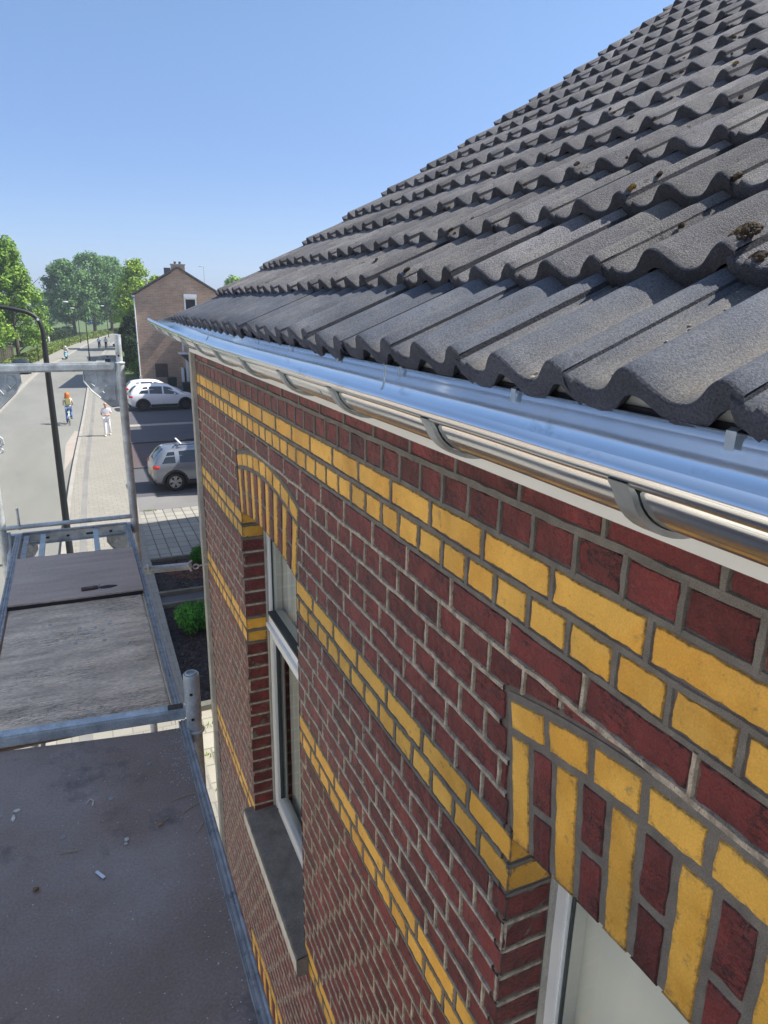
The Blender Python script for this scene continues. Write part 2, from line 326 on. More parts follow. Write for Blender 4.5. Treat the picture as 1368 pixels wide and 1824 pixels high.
plot('kerb', 39.6, 40.3, .14, m_kerb, t=.1)
plot('driveway', 40.3, 59.5, .10, m_dark)

# ------------------------------------------------------------------ the brick house with its roof and gutter
CH = .0746; S_END = 3.872; S_NEAR = -1.35
WINS = [(2.69, 1.735), (.268, -.687)]        # (far jamb, near jamb) of the two upper windows
LOWS = [(2.93, 1.50), (.50, -.93)]            # ground floor openings
SILLC = 32.55
house = thing('brick_house', (1.0, 1.3, GZ), 'maroon and yellow banded brick house with new zinc gutter in the foreground', 'house')
YROWS = {0, 1, 8, 9, 16, 17, 32, 33, 56, 57}
def arch(z_end, z_mid, s0, s1, s):            # height (in courses) of a flat arc at s
    c = (s0+s1)/2; h = abs(s0-s1)/2; t = min(1, abs(s-c)/h); return z_mid+(z_end-z_mid)*t*t
ARC = []
for (a, b) in WINS: ARC.append(dict(a=a, b=b, flare=.045, so=(8.05, 7.42), mid=(5.0, 4.2), out=(4.02, 3.08), bot=SILLC, nv=15, nr=9))
for (a, b) in LOWS: ARC.append(dict(a=a, b=b, flare=.07, so=(56.2, 55.2), mid=(49.2, 48.0), out=(48.2, 46.8), bot=76., nv=21, nr=12))
def blocked(s, r):      # r in courses from the top; True inside an opening or an arch
    for A in ARC:
        c = (A['a']+A['b'])/2; h = (A['a']-A['b'])/2
        if r > A['so'][0]: 
            if r < A['bot'] and abs(s-c) < h: return True
        else:
            k = h+A['flare']*min(1, max(0, (A['so'][0]-r)/(A['so'][0]-A['out'][0])))
            if abs(s-c) < k+.004 and r > arch(A['out'][0], A['out'][1], c-k, c+k, s)-.12: return True
    return False
mats_wall = [mat_red, mat_yel, mat_mort_beige, mat_mort_grey, mat_mort_base]
def front(s, z, d): return (-d, s, z)
def panel(b, fn, w, h, ns, nz_, mi, smap, seed, tone, open_=(0, 0, 0, 0), prot=.0045, rough=.0013):
    """a slightly pillowed, uneven brick face. fn(u,v)->(s,z); open_ marks sides (u0,u1,v0,v1) left square for corners"""
    eu = min(.3, .005/w); ev = min(.3, .005/h)
    us = [0, eu]+[eu+(1-2*eu)*i/ns for i in range(1, ns)]+[1-eu, 1]
    vs_ = [0, ev]+[ev+(1-2*ev)*i/nz_ for i in range(1, nz_)]+[1-ev, 1]
    P_ = []; nu, nv = len(us), len(vs_)
    for i, u in enumerate(us):
        for j, v in enumerate(vs_):
            s, z = fn(u, v)
            edge = (i == 0 and not open_[0]) or (i == nu-1 and not open_[1]) or (j == 0 and not open_[2]) or (j == nv-1 and not open_[3])
            d = -.005 if edge else prot+rough*1.3*nz(s*38+seed, z*38, seed*.37)+.8*rough*nz(s*110, z*150, seed)-(.0022*max(0, .30-abs(nz(s*26+seed, z*48, seed*1.7)))*3.3*max(0, nz(s*9, z*14, seed*2.3)+.15) if mi == 0 else 0)
            if not edge and (i in (1, nu-2) or j in (1, nv-2)): d -= .0008
            js = (.0030*nz(s*35, z*35, seed+5)+.0014*nz(s*150, z*150, seed+6)) if 0 < i < nu-1 or not (open_[0] or open_[1]) else 0
            P_.append(smap(s+js, z+.0028*nz(s*40, z*35, seed+9)+.0014*nz(s*150, z*120, seed+3), d))
    k0_ = len(b.v)
    for i in range(nu):
        for j in range(nv):
            e_ = min(i, j, nu-1-i, nv-1-j); b.e[k0_+i*nv+j] = (1., .55, .08)[e_] if e_ < 3 else 0.
    b.add(P_, [(i*nv+j, (i+1)*nv+j, (i+1)*nv+j+1, i*nv+j+1) for i in range(nu-1) for j in range(nv-1)], mi, tone)
wall = MB(); arcs = [MB() for _ in ARC]
def ridge_bed(s0, s1, r, mi, wd, h):
    ds = .022 if s1 < 2 else .035; n = max(2, int((s1-s0)/ds)); run = []
    def flush(run):
        if len(run) < 3: return
        vs = []
        for s in run:
            z = -r*CH+.0030*nz(s*7, r, 3)+.0022*nz(s*48, r, 5); ww = wd*(1+.40*nz(s*33, r, 11)); hh = h+.0022*nz(s*50, r, 21)
            vs += [front(s, z+ww/2+.002, -.003), front(s, z+ww/2-.001, hh), front(s, z-ww/2+.001, hh*.9), front(s, z-ww/2-.002, -.003)]
        wall.add(vs, [(i*4+k, (i+1)*4+k, (i+1)*4+k+1, i*4+k+1) for i in range(len(run)-1) for k in range(3)], mi, .5)
    for i in range(n+1):
        s = s0+(s1-s0)*i/n
        if blocked(s, r-.06) and blocked(s, r+.06): flush(run); run = []
        else: run.append(s)
    flush(run)
def ridge_head(s, r0, r1, mi, wd, h):
    run = []
    for i in range(5):
        r = r0+.02+(r1-r0-.04)*i/4
        if not blocked(s, r): run.append(r)
    if len(run) < 2: return
    vs = []
    for r in run:
        q = s+.0022*nz(s*30, r*5, 3); ww = wd*(1+.4*nz(s*25, r*4, 1))
        vs += [front(q-ww/2-.0015, -r*CH, -.003), front(q-ww/2+.0005, -r*CH, h), front(q+ww/2-.0005, -r*CH, h), front(q+ww/2+.0015, -r*CH, -.003)]
    wall.add(vs, [(i*4+k, i*4+k+1, (i+1)*4+k+1, (i+1)*4+k) for i in range(len(run)-1) for k in range(3)], mi, .5)
R0, R1 = -3, 78
for r in range(R0, R1):
    yel = r in YROWS; mi = 1 if yel else 0
    L_ = .22 if r % 2 == 0 else .11
    off = {0: 0., 2: .11}[(r % 4)] if r % 2 == 0 else .055
    if yel and r % 2 == 0: off = 0
    gap = .012 if yel else .010
    edges = []; s = off+math.floor((S_NEAR-off)/L_)*L_
    while s < S_END-.03: edges.append(s+rnd.uniform(-.004, .004)); s += L_
    edges = [max(e, S_NEAR) for e in edges]+[S_END]
    for s0, s1 in zip(edges[:-1], edges[1:]):
        if s1-s0 < .03: continue
        # cut by openings
        rm = r+.5; smp = 24; run = None; segs = []
        # lower side may be cut by an arch: column test
        def colok(s): return not blocked(s, r+.12)
        for i in range(smp+1):
            s = s0+(s1-s0)*i/smp
            if colok(s):
                if run is None: run = [s, s]
                run[1] = s
            elif run: segs.append(run); run = None
        if run: segs.append(run)
        for a, b_ in segs:
            for _q in range(2):      # move cut ends exactly to the outline
                e0, d_ = (a, -1) if _q == 0 else (b_, 1)
                lim = s0 if _q == 0 else s1
                if abs(e0-lim) > 1e-6:
                    lo, hi = e0, e0+d_*(s1-s0)/smp
                    for _ in range(6):
                        m_ = (lo+hi)/2
                        if colok(m_): lo = m_
                        else: hi = m_
                    if _q == 0: a = lo
                    else: b_ = lo
            if b_-a < .02: continue
            g0 = gap/2; g1 = gap/2; oL = oR = 0
            for A in ARC:
                if A['so'][0] < r+.5 < A['bot']:
                    if abs(a-A['a']) < .012: a = A['a']; g0 = -.0; oL = 1
                    if abs(b_-A['b']) < .012: b_ = A['b']; g1 = -.0; oR = 1
            a2, b2 = a+g0, b_-g1
            if b2-a2 < .018: continue
            zt = -r*CH-gap/2; zb0 = -(r+1)*CH+gap/2
            near = s0 < 1.7
            def fn(u, v, a2=a2, b2=b2, zt=zt, zb0=zb0):
                s = a2+(b2-a2)*u; zb = zb0
                q = r+1-.09
                if blocked(s, q):           # find where the arch outline cuts this brick
                    lo, hi = r+.05, q
                    for _ in range(7):
                        m_ = (lo+hi)/2
                        if blocked(s, m_): hi = m_
                        else: lo = m_
                    zb = min(zt-.001, -lo*CH+.004)
                return s, zb+(zt-zb)*v
            seed = rnd.random()*50; tone = min(1, max(0, rnd.gauss(.5, .2)))
            if yel and rnd.random() < .05: tone = .1
            ns = (14 if s0 < .8 and r < 22 else 9 if near else 4) * (2 if L_ > .2 else 1); 
            cut = any(blocked(s0+(s1-s0)*k/6, r+.95) for k in range(7)) and not all(blocked(s0+(s1-s0)*k/6, r+.95) for k in range(7))
            if cut or blocked((a2+b2)/2, r+.9): ns = max(ns, 12)
            panel(wall, fn, b2-a2, zt-zb0, ns, 9 if s0 < .8 and r < 22 else 5 if near else 3, mi, front, seed, tone, (oL, oR, 0, 0), prot=.0045 if not yel else .004)
    # pointing
    up_y = (r in YROWS) or (r-1 in YROWS)
    ridge_bed(S_NEAR, S_END, r, 3 if up_y or r < 0 else 2, .0125 if up_y else (.016 if r < 0 else .0125), .0042 if up_y else .0068)
    for e in edges[1:-1]:
        ridge_head(e, r, r+1, 3 if yel or r < 0 else 2, .011 if yel or r < 0 else .0078, .0036 if yel else .0062)
# mortar bed behind the bricks, with the openings left out
cuts = sorted({S_NEAR, S_END, 1.0} | {a+(b_-a)*k/14 for a, b_ in WINS+LOWS for k in range(15)})
for a, b_ in zip(cuts[:-1], cuts[1:]):
    if b_-a < 1e-5: continue
    mid = (a+b_)/2; lo = lambda s: R0
    for A in sorted((A for A in ARC if A['b'] < mid < A['a']), key=lambda A: A['bot']):
        so = lambda s, A=A: arch(A['so'][0], A['so'][1], A['b'], A['a'], s)
        wall.add([front(a, -lo(a)*CH, 0), front(b_, -lo(b_)*CH, 0), front(b_, -so(b_)*CH, 0), front(a, -so(a)*CH, 0)], [(0, 1, 2, 3)], 4, .5)
        lo = lambda s, q=A['bot']: q
    if R1 > lo(mid): wall.add([front(a, -lo(a)*CH, 0), front(b_, -lo(b_)*CH, 0), front(b_, -R1*CH, 0), front(a, -R1*CH, 0)], [(0, 1, 2, 3)], 4, .5)
# reveals: far jambs face the camera, near jambs face away
DEP = .112
for A in ARC:
    r_end = min(A['bot'], 78)
    for side in (0, 1):
        S = A['a'] if side == 0 else A['b']; sg = -1 if side == 0 else 1
        mp = (lambda x, z, d, S=S, sg=sg: (x, S+sg*(d-.004), z))
        b = wall
        for r in range(int(A['so'][0]-1), int(r_end)+1):
            zt = -r*CH-.005; zb = -(r+1)*CH+.005
            top = -arch(A['so'][0], A['so'][1], A['b'], A['a'], S)*CH+ .02
            if zb > top: continue
            zt = min(zt, top)
            if r+1 > r_end: zb = -r_end*CH
            if zt-zb < .01: continue
            yel = r in YROWS and r != 32
            panel(b, lambda u, v, zt=zt, zb=zb: (-.0045+(DEP-.004+.0045)*u, zb+(zt-zb)*v), DEP, zt-zb, 5, 3, 1 if yel else 0, mp, rnd.random()*50, min(1, max(0, rnd.gauss(.45, .15))), (1, 0, 0, 0))
            # bed joint
            mm = 3 if (yel or r-1 in YROWS) else 2
            vs = []
            for i in range(8):
                x = -.006+(DEP+.012)*i/7; z = -r*CH+.0016*nz(x*40, r, 2); ww = .012*(1+.2*nz(x*50, r, 9)); hh = .0062
                vs += [mp(x, z+ww/2, -.002), mp(x, z+ww/2-.002, hh), mp(x, z-ww/2+.002, hh), mp(x, z-ww/2, -.002)]
            if -r*CH < top: b.add(vs, [(i*4+k, (i+1)*4+k, (i+1)*4+k+1, i*4+k+1) for i in range(7) for k in range(3)], mm, .5)
        b.add([(0, S-sg*.001, top_z) for top_z in (-A['so'][0]*CH+.02, -r_end*CH)]+[(.16, S-sg*.001, top_z) for top_z in (-r_end*CH, -A['so'][0]*CH+.02)], [(0, 1, 2, 3)], 4, .5)
# arches
for A, b in zip(ARC, arcs):
    c = (A['a']+A['b'])/2; h = (A['a']-A['b'])/2; k1 = h+A['flare']*.75; k2 = h+A['flare']
    nv = A['nv']; tall = A['so'][0]-A['mid'][0]
    def so(s): return -arch(A['so'][0], A['so'][1], c-h, c+h, s)*CH
    def md(s): return -arch(A['mid'][0], A['mid'][1], c-k1, c+k1, s)*CH
    def ou(s): return -arch(A['out'][0], A['out'][1], c-k2, c+k2, s)*CH
    for i in range(nv):
        u0, u1 = -1+2*i/nv, -1+2*(i+1)/nv; g = .0045
        yel = i % 2 == 0
        parts = [(0, 1)] if yel else [(0, .44+rnd.uniform(-.03, .03)), None]
        if not yel: parts[1] = (parts[0][1]+.045, 1)
        for v0, v1 in parts:
            def fn(u, v, u0=u0, u1=u1, v0=v0, v1=v1):
                uu = u0+(u1-u0)*u; vv = v0+(v1-v0)*v
                sb = c+h*uu; st = c+k1*uu; zb = so(sb); zt = md(st)-.006
                s = sb+(st-sb)*vv; s += g*(1-2*u); return s, zb+(zt-zb)*vv
            panel(b, fn, .055, .2*(v1-v0), 3, 8 if yel else 5, 1 if yel else 0, front, rnd.random()*50, min(1, max(0, rnd.gauss(.5, .18))), (0, 0, 1 if v0 == 0 else 0, 0), prot=.0062)
        # underside of the voussoir
        for q in range(3):
            ua, ub = u0+(u1-u0)*q/3, u0+(u1-u0)*(q+1)/3; sa, sb = c+h*ua, c+h*ub
            if q == 0: sa += g
            if q == 2: sb -= g
            b.add([(-.006, sa, so(sa)), (-.006, sb, so(sb)), (.125, sb, so(sb)), (.125, sa, so(sa))], [(0, 1, 2, 3)], 1 if yel else 0, .4)
    for i in range(A['nr']):
        u0, u1 = -1+2*i/A['nr'], -1+2*(i+1)/A['nr']
        def fn(u, v, u0=u0, u1=u1):
            uu = u0+(u1-u0)*u; sb = c+k1*uu; st = c+k2*uu; zb = md(sb)+.005; zt = ou(st)-.009; s = sb+(st-sb)*v; return s+.006*(1-2*u), zb+(zt-zb)*v
        panel(b, fn, .11, .06, 7, 3, 1, front, rnd.random()*50, min(1, max(0, rnd.gauss(.5, .25))), prot=.0062)
    # grey mortar backing of the arch, a few mm in front of the wall's mortar
    n = 24
    b.grid(n, 1, lambda u, v: front(c+((k2+.006) if v > .5 else (h+.005))*(2*u-1), ou(c+k2*(2*u-1))+.003 if v > .5 else so(c+h*(2*u-1)), .0022), 3)
wall_o = wall.build('wall', mats_wall, house, ang=40)
for A, b in zip(ARC, arcs):
    b.build('arch', mats_wall, house, ang=40)

# fascia, boards, corner trim, body of the house
b = MB(); b.box((-.0175, .95, .198), (.035, 5.85+.01, .146)); b.build('fascia', mat_white, house)
b = MB(); b.box((-.022, .6, .288), (.012, 7.4, .030)); b.box((-.030, .6, .284), (.010, 7.4, .009), 1); b.build('eaves_board', [mat_greyboard, mat_black], house)
b = MB()
def trimp(u, v):
    z = .12+(GZ-.12)*u; k = [(-.004, 3.868), (-.028, 3.874), (-.031, 3.880), (-.031, 3.945), (.03, 3.945)][int(round(v*4))]
    return (k[0]+.003*nz(z*4, v*3, 1), k[1]+.004*nz(z*6, v*4, 2), z)
b.grid(60, 4, trimp); b.build('corner_trim', mat_trim, house)
m_plain = brickmat('plain maroon brickwork', (.12, .03, .03), (.09, .022, .024), (.20, .17, .14), .22, .0746, .010, vert=True)
b = MB()   # side, rear and continuing street walls
b.add([(0, 3.93, GZ), (9.8, 3.93, GZ), (9.8, 3.93, .35), (5.3, 3.93, 3.1), (1.6, 3.93, .85), (0, 3.93, .20)], [(0, 1, 2, 3, 4, 5)])
b.add([(0.004, S_NEAR, GZ), (0.004, -9, GZ), (0.004, -9, .25), (0.004, S_NEAR, .25)], [(0, 1, 2, 3)])
b.add([(9.8, 3.93, GZ), (9.8, -9, GZ), (9.8, -9, .35), (9.8, 3.93, .35)], [(0, 1, 2, 3)])
b.add([(0.004, 3.86, -R1*CH), (0.004, S_NEAR, -R1*CH), (0.004, S_NEAR, GZ), (0.004, 3.86, GZ)], [(0, 1, 2, 3)])
b.build('side_wall', m_plain, house, fixn=False)
# windows
m_curt = M('grey blind', (.90, .90, .85), .9, var=.10, vs=1.2, aniso=(1, 3, .4))
m_sheer = M('white net curtain', (.74, .76, .73), .9, var=.25, vs=2, aniso=(1, 22, .4))
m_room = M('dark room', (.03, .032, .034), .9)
m_gasket = M('grey gasket', (.05, .06, .06), .6)
def window(A, upper, first):
    s1, s0 = A['a'], A['b']; c = (s0+s1)/2; zt = -A['so'][1]*CH+.03; zb = -A['bot']*CH
    zs = -A['so'][0]*CH
    X = .118; fr = MB()
    fr.box((X+.035, s1-.022, (zt+zb)/2), (.07, .044, zt-zb), bev=.004); fr.box((X+.035, s0+.022, (zt+zb)/2), (.07, .044, zt-zb), bev=.004); [fr.box((X+.016, q_, (zt+zb)/2), (.008, .005, zt-zb), 1) for q_ in (s1-.047, s0+.047)]
    fr.box((X+.035, c, zb+.035), (.07, s1-s0-.12, .07), bev=.004)
    # top rail follows the arc
    n = 12
    for i in range(n):
        a, e = s0+.06+(s1-s0-.12)*i/n, s0+.06+(s1-s0-.12)*(i+1)/n
        za = -arch(A['so'][0], A['so'][1], s0, s1, a)*CH; ze = -arch(A['so'][0], A['so'][1], s0, s1, e)*CH
        fr.add([(X, a, za-.05), (X, e, ze-.05), (X, e, ze+.02), (X, a, za+.02), (X+.07, a, za-.05), (X+.07, e, ze-.05)], [(0, 1, 2, 3), (0, 4, 5, 1)])
    o = thing_part = fr.build('window', [mat_upvc, m_gasket], house, ang=30)
    # sealant and mortar line beside the frame
    sb = MB(); 
    for S, sg in ((s1, -1), (s0, 1)):
        sb = MB(); sb.tube([(X-.004, S+sg*.004, zb+(zs-zb)*i/12) for i in range(13)], [.009+.004*nz(S*3, i*.9, 1) for i in range(13)], 6)
        sb.build('sealant', mat_trim, o)
    if upper:
        tr = MB(); tz = -1.195
        tr.box((X+.030, c, tz), (.085, s1-s0-.088, .082), bev=.006); tr.box((X-.018, c, tz-.026), (.02, s1-s0-.095, .026), bev=.003)
        tr.box((X+.0, c, tz+.047), (.04, s1-s0-.13, .012), 1)
        tr.build('transom', [mat_upvc, m_gasket], o, ang=30)
        lo = MB(); a, e, z0, z1 = s0+.046, s1-.046, zb+.072, tz-.045; xx = X+.026; fw = .050
        for (cy, cz, dy, dz) in ((a+fw/2, (z0+z1)/2, fw, z1-z0), (e-fw/2, (z0+z1)/2, fw, z1-z0), (c, z0+fw/2, e-a-2*fw, fw), (c, z1-fw/2, e-a-2*fw, fw)):
            lo.box((xx-.012, cy, cz), (.05, dy-.006, dz-.006 if dz > .1 else dz), bev=.005)
        for (cy, dy) in ((a+.002, .006), (e-.002, .006)): lo.box((xx-.004, cy, (z0+z1)/2), (.06, dy, z1-z0), 1)
        for cy in (a+fw+.004, e-fw-.004): lo.box((xx-.002, cy, (z0+z1)/2), (.03, .008, z1-z0-2*fw), 1)
        lo.build('sash', [mat_upvc, m_gasket], o, ang=30)
        for nm, zz0, zz1 in (('pane', tz+.05, zt), ('pane', z0+fw, z1-fw)):
            p_ = MB(); 
            if zz1 == zt:
                n = 10; k = [(X+.018, s0+.046+(s1-s0-.092)*i/n) for i in range(n+1)]
                vs = [(x, y, zz0) for x, y in k]+[(x, y, -arch(A['so'][0], A['so'][1], s0, s1, y)*CH-.045) for x, y in k]
                p_.add(vs, [(i+1+n, i+2+n, i+1, i) for i in range(n)])
            else: p_.add([(xx-.006, a+fw, zz0), (xx-.006, e-fw, zz0), (xx-.006, e-fw, zz1), (xx-.006, a+fw, zz1)], [(3, 2, 1, 0)])
            p_.build(nm, mat_glass, o, fixn=False)
        cu = MB()
        if first:
            cu.grid(60, 1, lambda u, v: (X+.075+.005*math.sin(u*70)+.006*nz(u*9, 1, 1), s0+(s1-s0)*u, tz-.02+(zt-tz+.02)*v))
            cu.grid(24, 1, lambda u, v: (X+.09+.010*math.sin(u*40), s1-.06-.22*u, zb+(tz-zb)*v))
            cu.grid(24, 1, lambda u, v: (X+.14+.014*math.sin(u*40), s0+.05+.20*u, zb+(tz-zb)*v))
        else: cu.grid(40, 1, lambda u, v: (X+.06+.003*math.sin(u*20), s0+(s1-s0)*u, zb+(zt-zb)*v))
        cu.build('curtain', m_sheer if first else m_curt, o, fixn=False)
        si = MB(); z = -SILLC*CH
        n = 40
        def sp(u, v):
            y = s0-.055+(s1-s0+.10)*u
            q = [(.125, z-.11), (.125, z+.012), (-.052, z-.002), (-.060, z-.008), (-.062, z-.012)][int(round(v*4))]
            return (q[0]+(.002*nz(y*30, v, 3) if q[0] < 0 else 0), y+0*v, q[1]+.0015*nz(y*20, q[0]*20, 7))
        si.grid(n, 4, sp, 0)
        si.grid(n, 3, lambda u, v: (-.062+.002*nz(u*30, v*4, 5)+(.004 if v == 1 else 0), s0-.055+(s1-s0+.10)*u, z-.012-.098*v+.002*nz(u*25, v*3, 8)), 1)
        for y in (s0-.055, s1+.045): si.add([(-.062, y, z-.012), (-.060, y, z-.110), (.05, y, z-.11), (.05, y, z+.004)], [(0, 1, 2, 3)], 0)
        si.add([(-.058, s0-.055, z-.11), (-.058, s1+.045, z-.11), (.05, s1+.045, z-.11), (.05, s0-.055, z-.11)], [(0, 1, 2, 3)], 0)
        si.build('sill', [mat_sill, mat_sill_edge], o, ang=40)
    else:
        p_ = MB(); p_.add([(X+.05, s0, zb), (X+.05, s1, zb), (X+.05, s1, zt), (X+.05, s0, zt)], [(3, 2, 1, 0)]); p_.build('pane', mat_glass, o, fixn=False)
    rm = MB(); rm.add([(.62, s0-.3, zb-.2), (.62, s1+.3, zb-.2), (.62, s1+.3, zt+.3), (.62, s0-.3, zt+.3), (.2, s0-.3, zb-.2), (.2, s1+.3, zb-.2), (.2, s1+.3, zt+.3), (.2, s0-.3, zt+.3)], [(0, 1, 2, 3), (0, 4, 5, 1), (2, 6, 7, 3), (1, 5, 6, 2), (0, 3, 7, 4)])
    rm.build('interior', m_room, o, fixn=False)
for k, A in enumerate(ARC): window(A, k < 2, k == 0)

# roof: individual concrete tiles
RA = math.radians(31.25); TL = .357; TW = .2962; XE, ZE = -.0835, .340
rd = Vector((math.cos(RA), 0, math.sin(RA))); rn = Vector((-math.sin(RA), 0, math.cos(RA)))
def rp(D, s, off):
    t = D/4.6; sag = .055*4*t*(1-t) if t < 1 else 0
    return Vector((XE, s, ZE))+rd*D+rn*off-Vector((0, 0, sag))
def prof(u):
    c_ = math.cos(2*PI*u/.148); return .042*(((1+c_)/2)**1.25-1)
roof = MB(); NR = 19; SV = 4.31; k0 = -9; kN = 15
TS = -.1219
slots = []
for j in range(NR):
    for k in range(k0, kN):
        s0 = TS+k*TW
        if s0 > SV-.05: continue
        near = (s0 < 2.2 and j < 9)
        fine = j < 4 and -.6 < s0 < 1.8
        uend = min(.2742, SV-s0)
        jz = rnd.uniform(-.003, .004); js = rnd.uniform(-.003, .003); tilt = rnd.uniform(-.003, .003); jd = rnd.uniform(-.007, .007); sd = rnd.random()*90; tone = min(1, max(0, rnd.gauss(.5, .22)))
        nu = 40 if fine else (26 if near else 16); nv = 14 if fine else (8 if near else 4)
        rough = .0011 if j else .0004
        low = j == 0
        def tp(u, v, dz=0.):
            x = -.022+(uend+.022+.012)*u; D = (TL+.03)*v
            h = prof(x)
            if x < -.008: h -= .0015+((-x-.008)*.25)
            if x > .256: h -= .015*min(1, (x-.256)/.007)
            ed = .0035*nz(x*45, sd, 2)+.002*nz(x*150, sd, 4) if v < .02 else 0
            lip = -.003 if v < .001 else 0
            off = h-.038*D/TL+jz+tilt*(x/.3)+rough*(nz(x*70, D*70, sd)+.6*nz(x*160, D*160, sd))+lip+dz
            return rp(j*TL+D+jd+ed*(1 if low is False else .35), s0+x+js, off)
        vv = [0, .012]+[.012+(1-.012)*i/nv for i in range(1, nv+1)]
        P_ = [tp(i/nu, v) for i in range(nu+1) for v in vv]; m_ = len(vv)
        fs = [(i*m_+q, (i+1)*m_+q, (i+1)*m_+q+1, i*m_+q+1) for i in range(nu) for q in range(m_-1)]
        mi = 1 if j == 0 else 0
        if mi == 0:
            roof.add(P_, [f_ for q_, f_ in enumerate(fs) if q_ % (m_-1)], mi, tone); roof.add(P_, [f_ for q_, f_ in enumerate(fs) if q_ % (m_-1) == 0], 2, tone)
        else:
            for q_, f_ in enumerate(fs):
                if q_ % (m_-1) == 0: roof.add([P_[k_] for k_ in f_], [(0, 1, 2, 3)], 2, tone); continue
                iu = q_//(m_-1); x_ = -.022+(uend+.034)*(iu+.5)/nu; tr_ = (1-math.cos(2*PI*x_/.148))/2
                roof.add([P_[k_] for k_ in f_], [(0, 1, 2, 3)], mi, min(1, max(0, tr_**2.2*.75+.25*nz(x_*20, s0*3+(q_ % (m_-1))*.5, 3)+.25*(tone-.5))))
        # thick lower edge and underside
        th = .036 if j == 0 else .034; P2_ = []
        for i in range(nu+1):
            a = tp(i/nu, 0); x = i/nu
            thk = th*(1+.12*nz(x*9, sd, 1))
            P2_ += [a, a-rn*thk*.55-rd*.0018*(1+nz(x*30, sd, 6)), a-rn*thk+rd*.001, a-rn*(thk-.002)+rd*.16]
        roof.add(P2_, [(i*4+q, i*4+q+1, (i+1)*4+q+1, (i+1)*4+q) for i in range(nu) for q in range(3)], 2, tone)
        # side of the overlapping roll and the verge side
        S_ = []
        for i in range(6):
            a = tp(0, i/5); S_ += [a, a-rn*.015+Vector((0, .002, 0))]
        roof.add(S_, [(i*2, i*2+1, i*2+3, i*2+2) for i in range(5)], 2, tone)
        if s0+uend > SV-.3:
            S_ = []
            for i in range(6):
                a = tp(1, i/5); S_ += [a, a-rn*.03]
            roof.add(S_, [(i*2, i*2+1, i*2+3, i*2+2) for i in range(5)], mi, tone)
        slots.append((j, s0))
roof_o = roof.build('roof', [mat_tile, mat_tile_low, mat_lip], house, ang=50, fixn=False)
bm = bmesh.new(); bm.from_mesh(roof_o.data); bmesh.ops.remove_doubles(bm, verts=bm.verts, dist=1e-6); bm.to_mesh(roof_o.data); bm.free(); roof_o.data.set_sharp_from_angle(angle=math.radians(50))
ud = MB(); T = NR*TL
ud.add([rp(.09, -9, -.10), rp(.09, SV-.03, -.10), rp(T/2, SV-.03, -.16), rp(T/2, -9, -.16), rp(T, SV-.03, -.09), rp(T, -9, -.09)], [(0, 1, 2, 3), (3, 2, 4, 5)])
pk = rp(T, 0, -.05); ud.add([(pk.x, -9, pk.z), (pk.x, SV-.03, pk.z), (pk.x+5.8, SV-.03, pk.z-3.5), (pk.x+5.8, -9, pk.z-3.5)], [(0, 1, 2, 3)])
a_ = rp(0, 0, -.02); ud.add([rp(0, S_NEAR-1.6, -.02), rp(0, -9, -.02), rp(T, -9, -.02), rp(T, S_NEAR-1.6, -.02)], [(0, 1, 2, 3)])
ud.build('underlay', M('dark roofing felt', (.03, .03, .032), .9), roof_o, fixn=False)
rg = MB()
for k in range(14): rg.lathe((pk.x, SV-.45*k, pk.z-.03), (0, -1, 0), [(.10, 0), (.13, .01), (.125, .45)], 16)
rg.build('ridge_tile', mat_tile, roof_o)
# moss tufts and lichen crumbs caught behind the tile edges
m_moss = M('brown moss', (.045, .026, .016), .95, var=.5, vs=40, col2=(.075, .05, .018), mixs=20, bump=1., bs=200, bd=.004)
m_moss2 = M('ochre moss', (.19, .115, .02), .95, var=.4, vs=40, bump=1., bs=200, bd=.004)
ms = MB()
def tuft(D, s, r, mi):
    base = rp(D, s, prof((s-TS) % TW if (s-TS) % TW < .2742 else 0)-.038*((D % TL)/TL)); 
    for _ in range(int(18+r*2600)):
        a = rnd.random()*2*PI; q = r*math.sqrt(rnd.random()); p0 = base+Vector((0, math.cos(a)*q, 0))+rd*(math.sin(a)*q)-rn*.003
        h = (r-q)*.55+.003; ms.sphere(p0+rn*h*.4, (.0022+rnd.random()*.002, .0022+rnd.random()*.002, .003+h*.6), mi, 1, .5)
for (D, s, r, mi) in ((1*TL+.05, .170, .024, 0), (1*TL+.02, .13, .012, 0), (3*TL+.04, .28, .014, 1), (2*TL+.03, .02, .016, 0), (3*TL+.02, .33, .018, 0), (2*TL+.035, -.03, .018, 1)): tuft(D, s, r, mi)
for _ in range(330):
    j = rnd.choice([1, 1, 2, 2, 3, 3, 4, 4, 5, 5, 6, 6, 7, 8, 9, 10, 11]); s = TS+rnd.choice(range(-2, 9))*TW+rnd.choice([-.035, -.03, .07, .09, .22, .2]) + rnd.uniform(-.02, .02)
    tuft(j*TL+rnd.choice([.01, .02, .03, .06, .12, .2]), s, rnd.uniform(.002, .009), 0 if rnd.random() < .92 else 1)
mo = ms.build('moss', [m_moss, m_moss2], roof_o, fixn=False); mo['kind'] = 'stuff'
# flakes of dirt along the troughs of the first course
fl = MB(); m_fl = M('pale lichen flakes', (.34, .31, .25), .95, var=.3, vs=60)
for _ in range(420):
    j = 0 if rnd.random() < .6 else rnd.randint(1, 5); s = TS+rnd.choice(range(-3, 6))*TW+rnd.choice([.07, .222, .222, .235])+rnd.gauss(0, .007); D = rnd.random()*.34+j*TL
    if j == 0 and s > .5 and rnd.random() < .6: continue
    x = (s-TS) % TW
    if x > .262: continue
    q = rp(D, s, prof(x)-.038*((D % TL)/TL)+.0015); e = rnd.uniform(.0012, .0035)
    fl.sphere(q, (e*1.5, e, e*.6), 0, 1, .5)
f_ = fl.build('dirt_flakes', m_fl, roof_o, fixn=False); f_['kind'] = 'stuff'

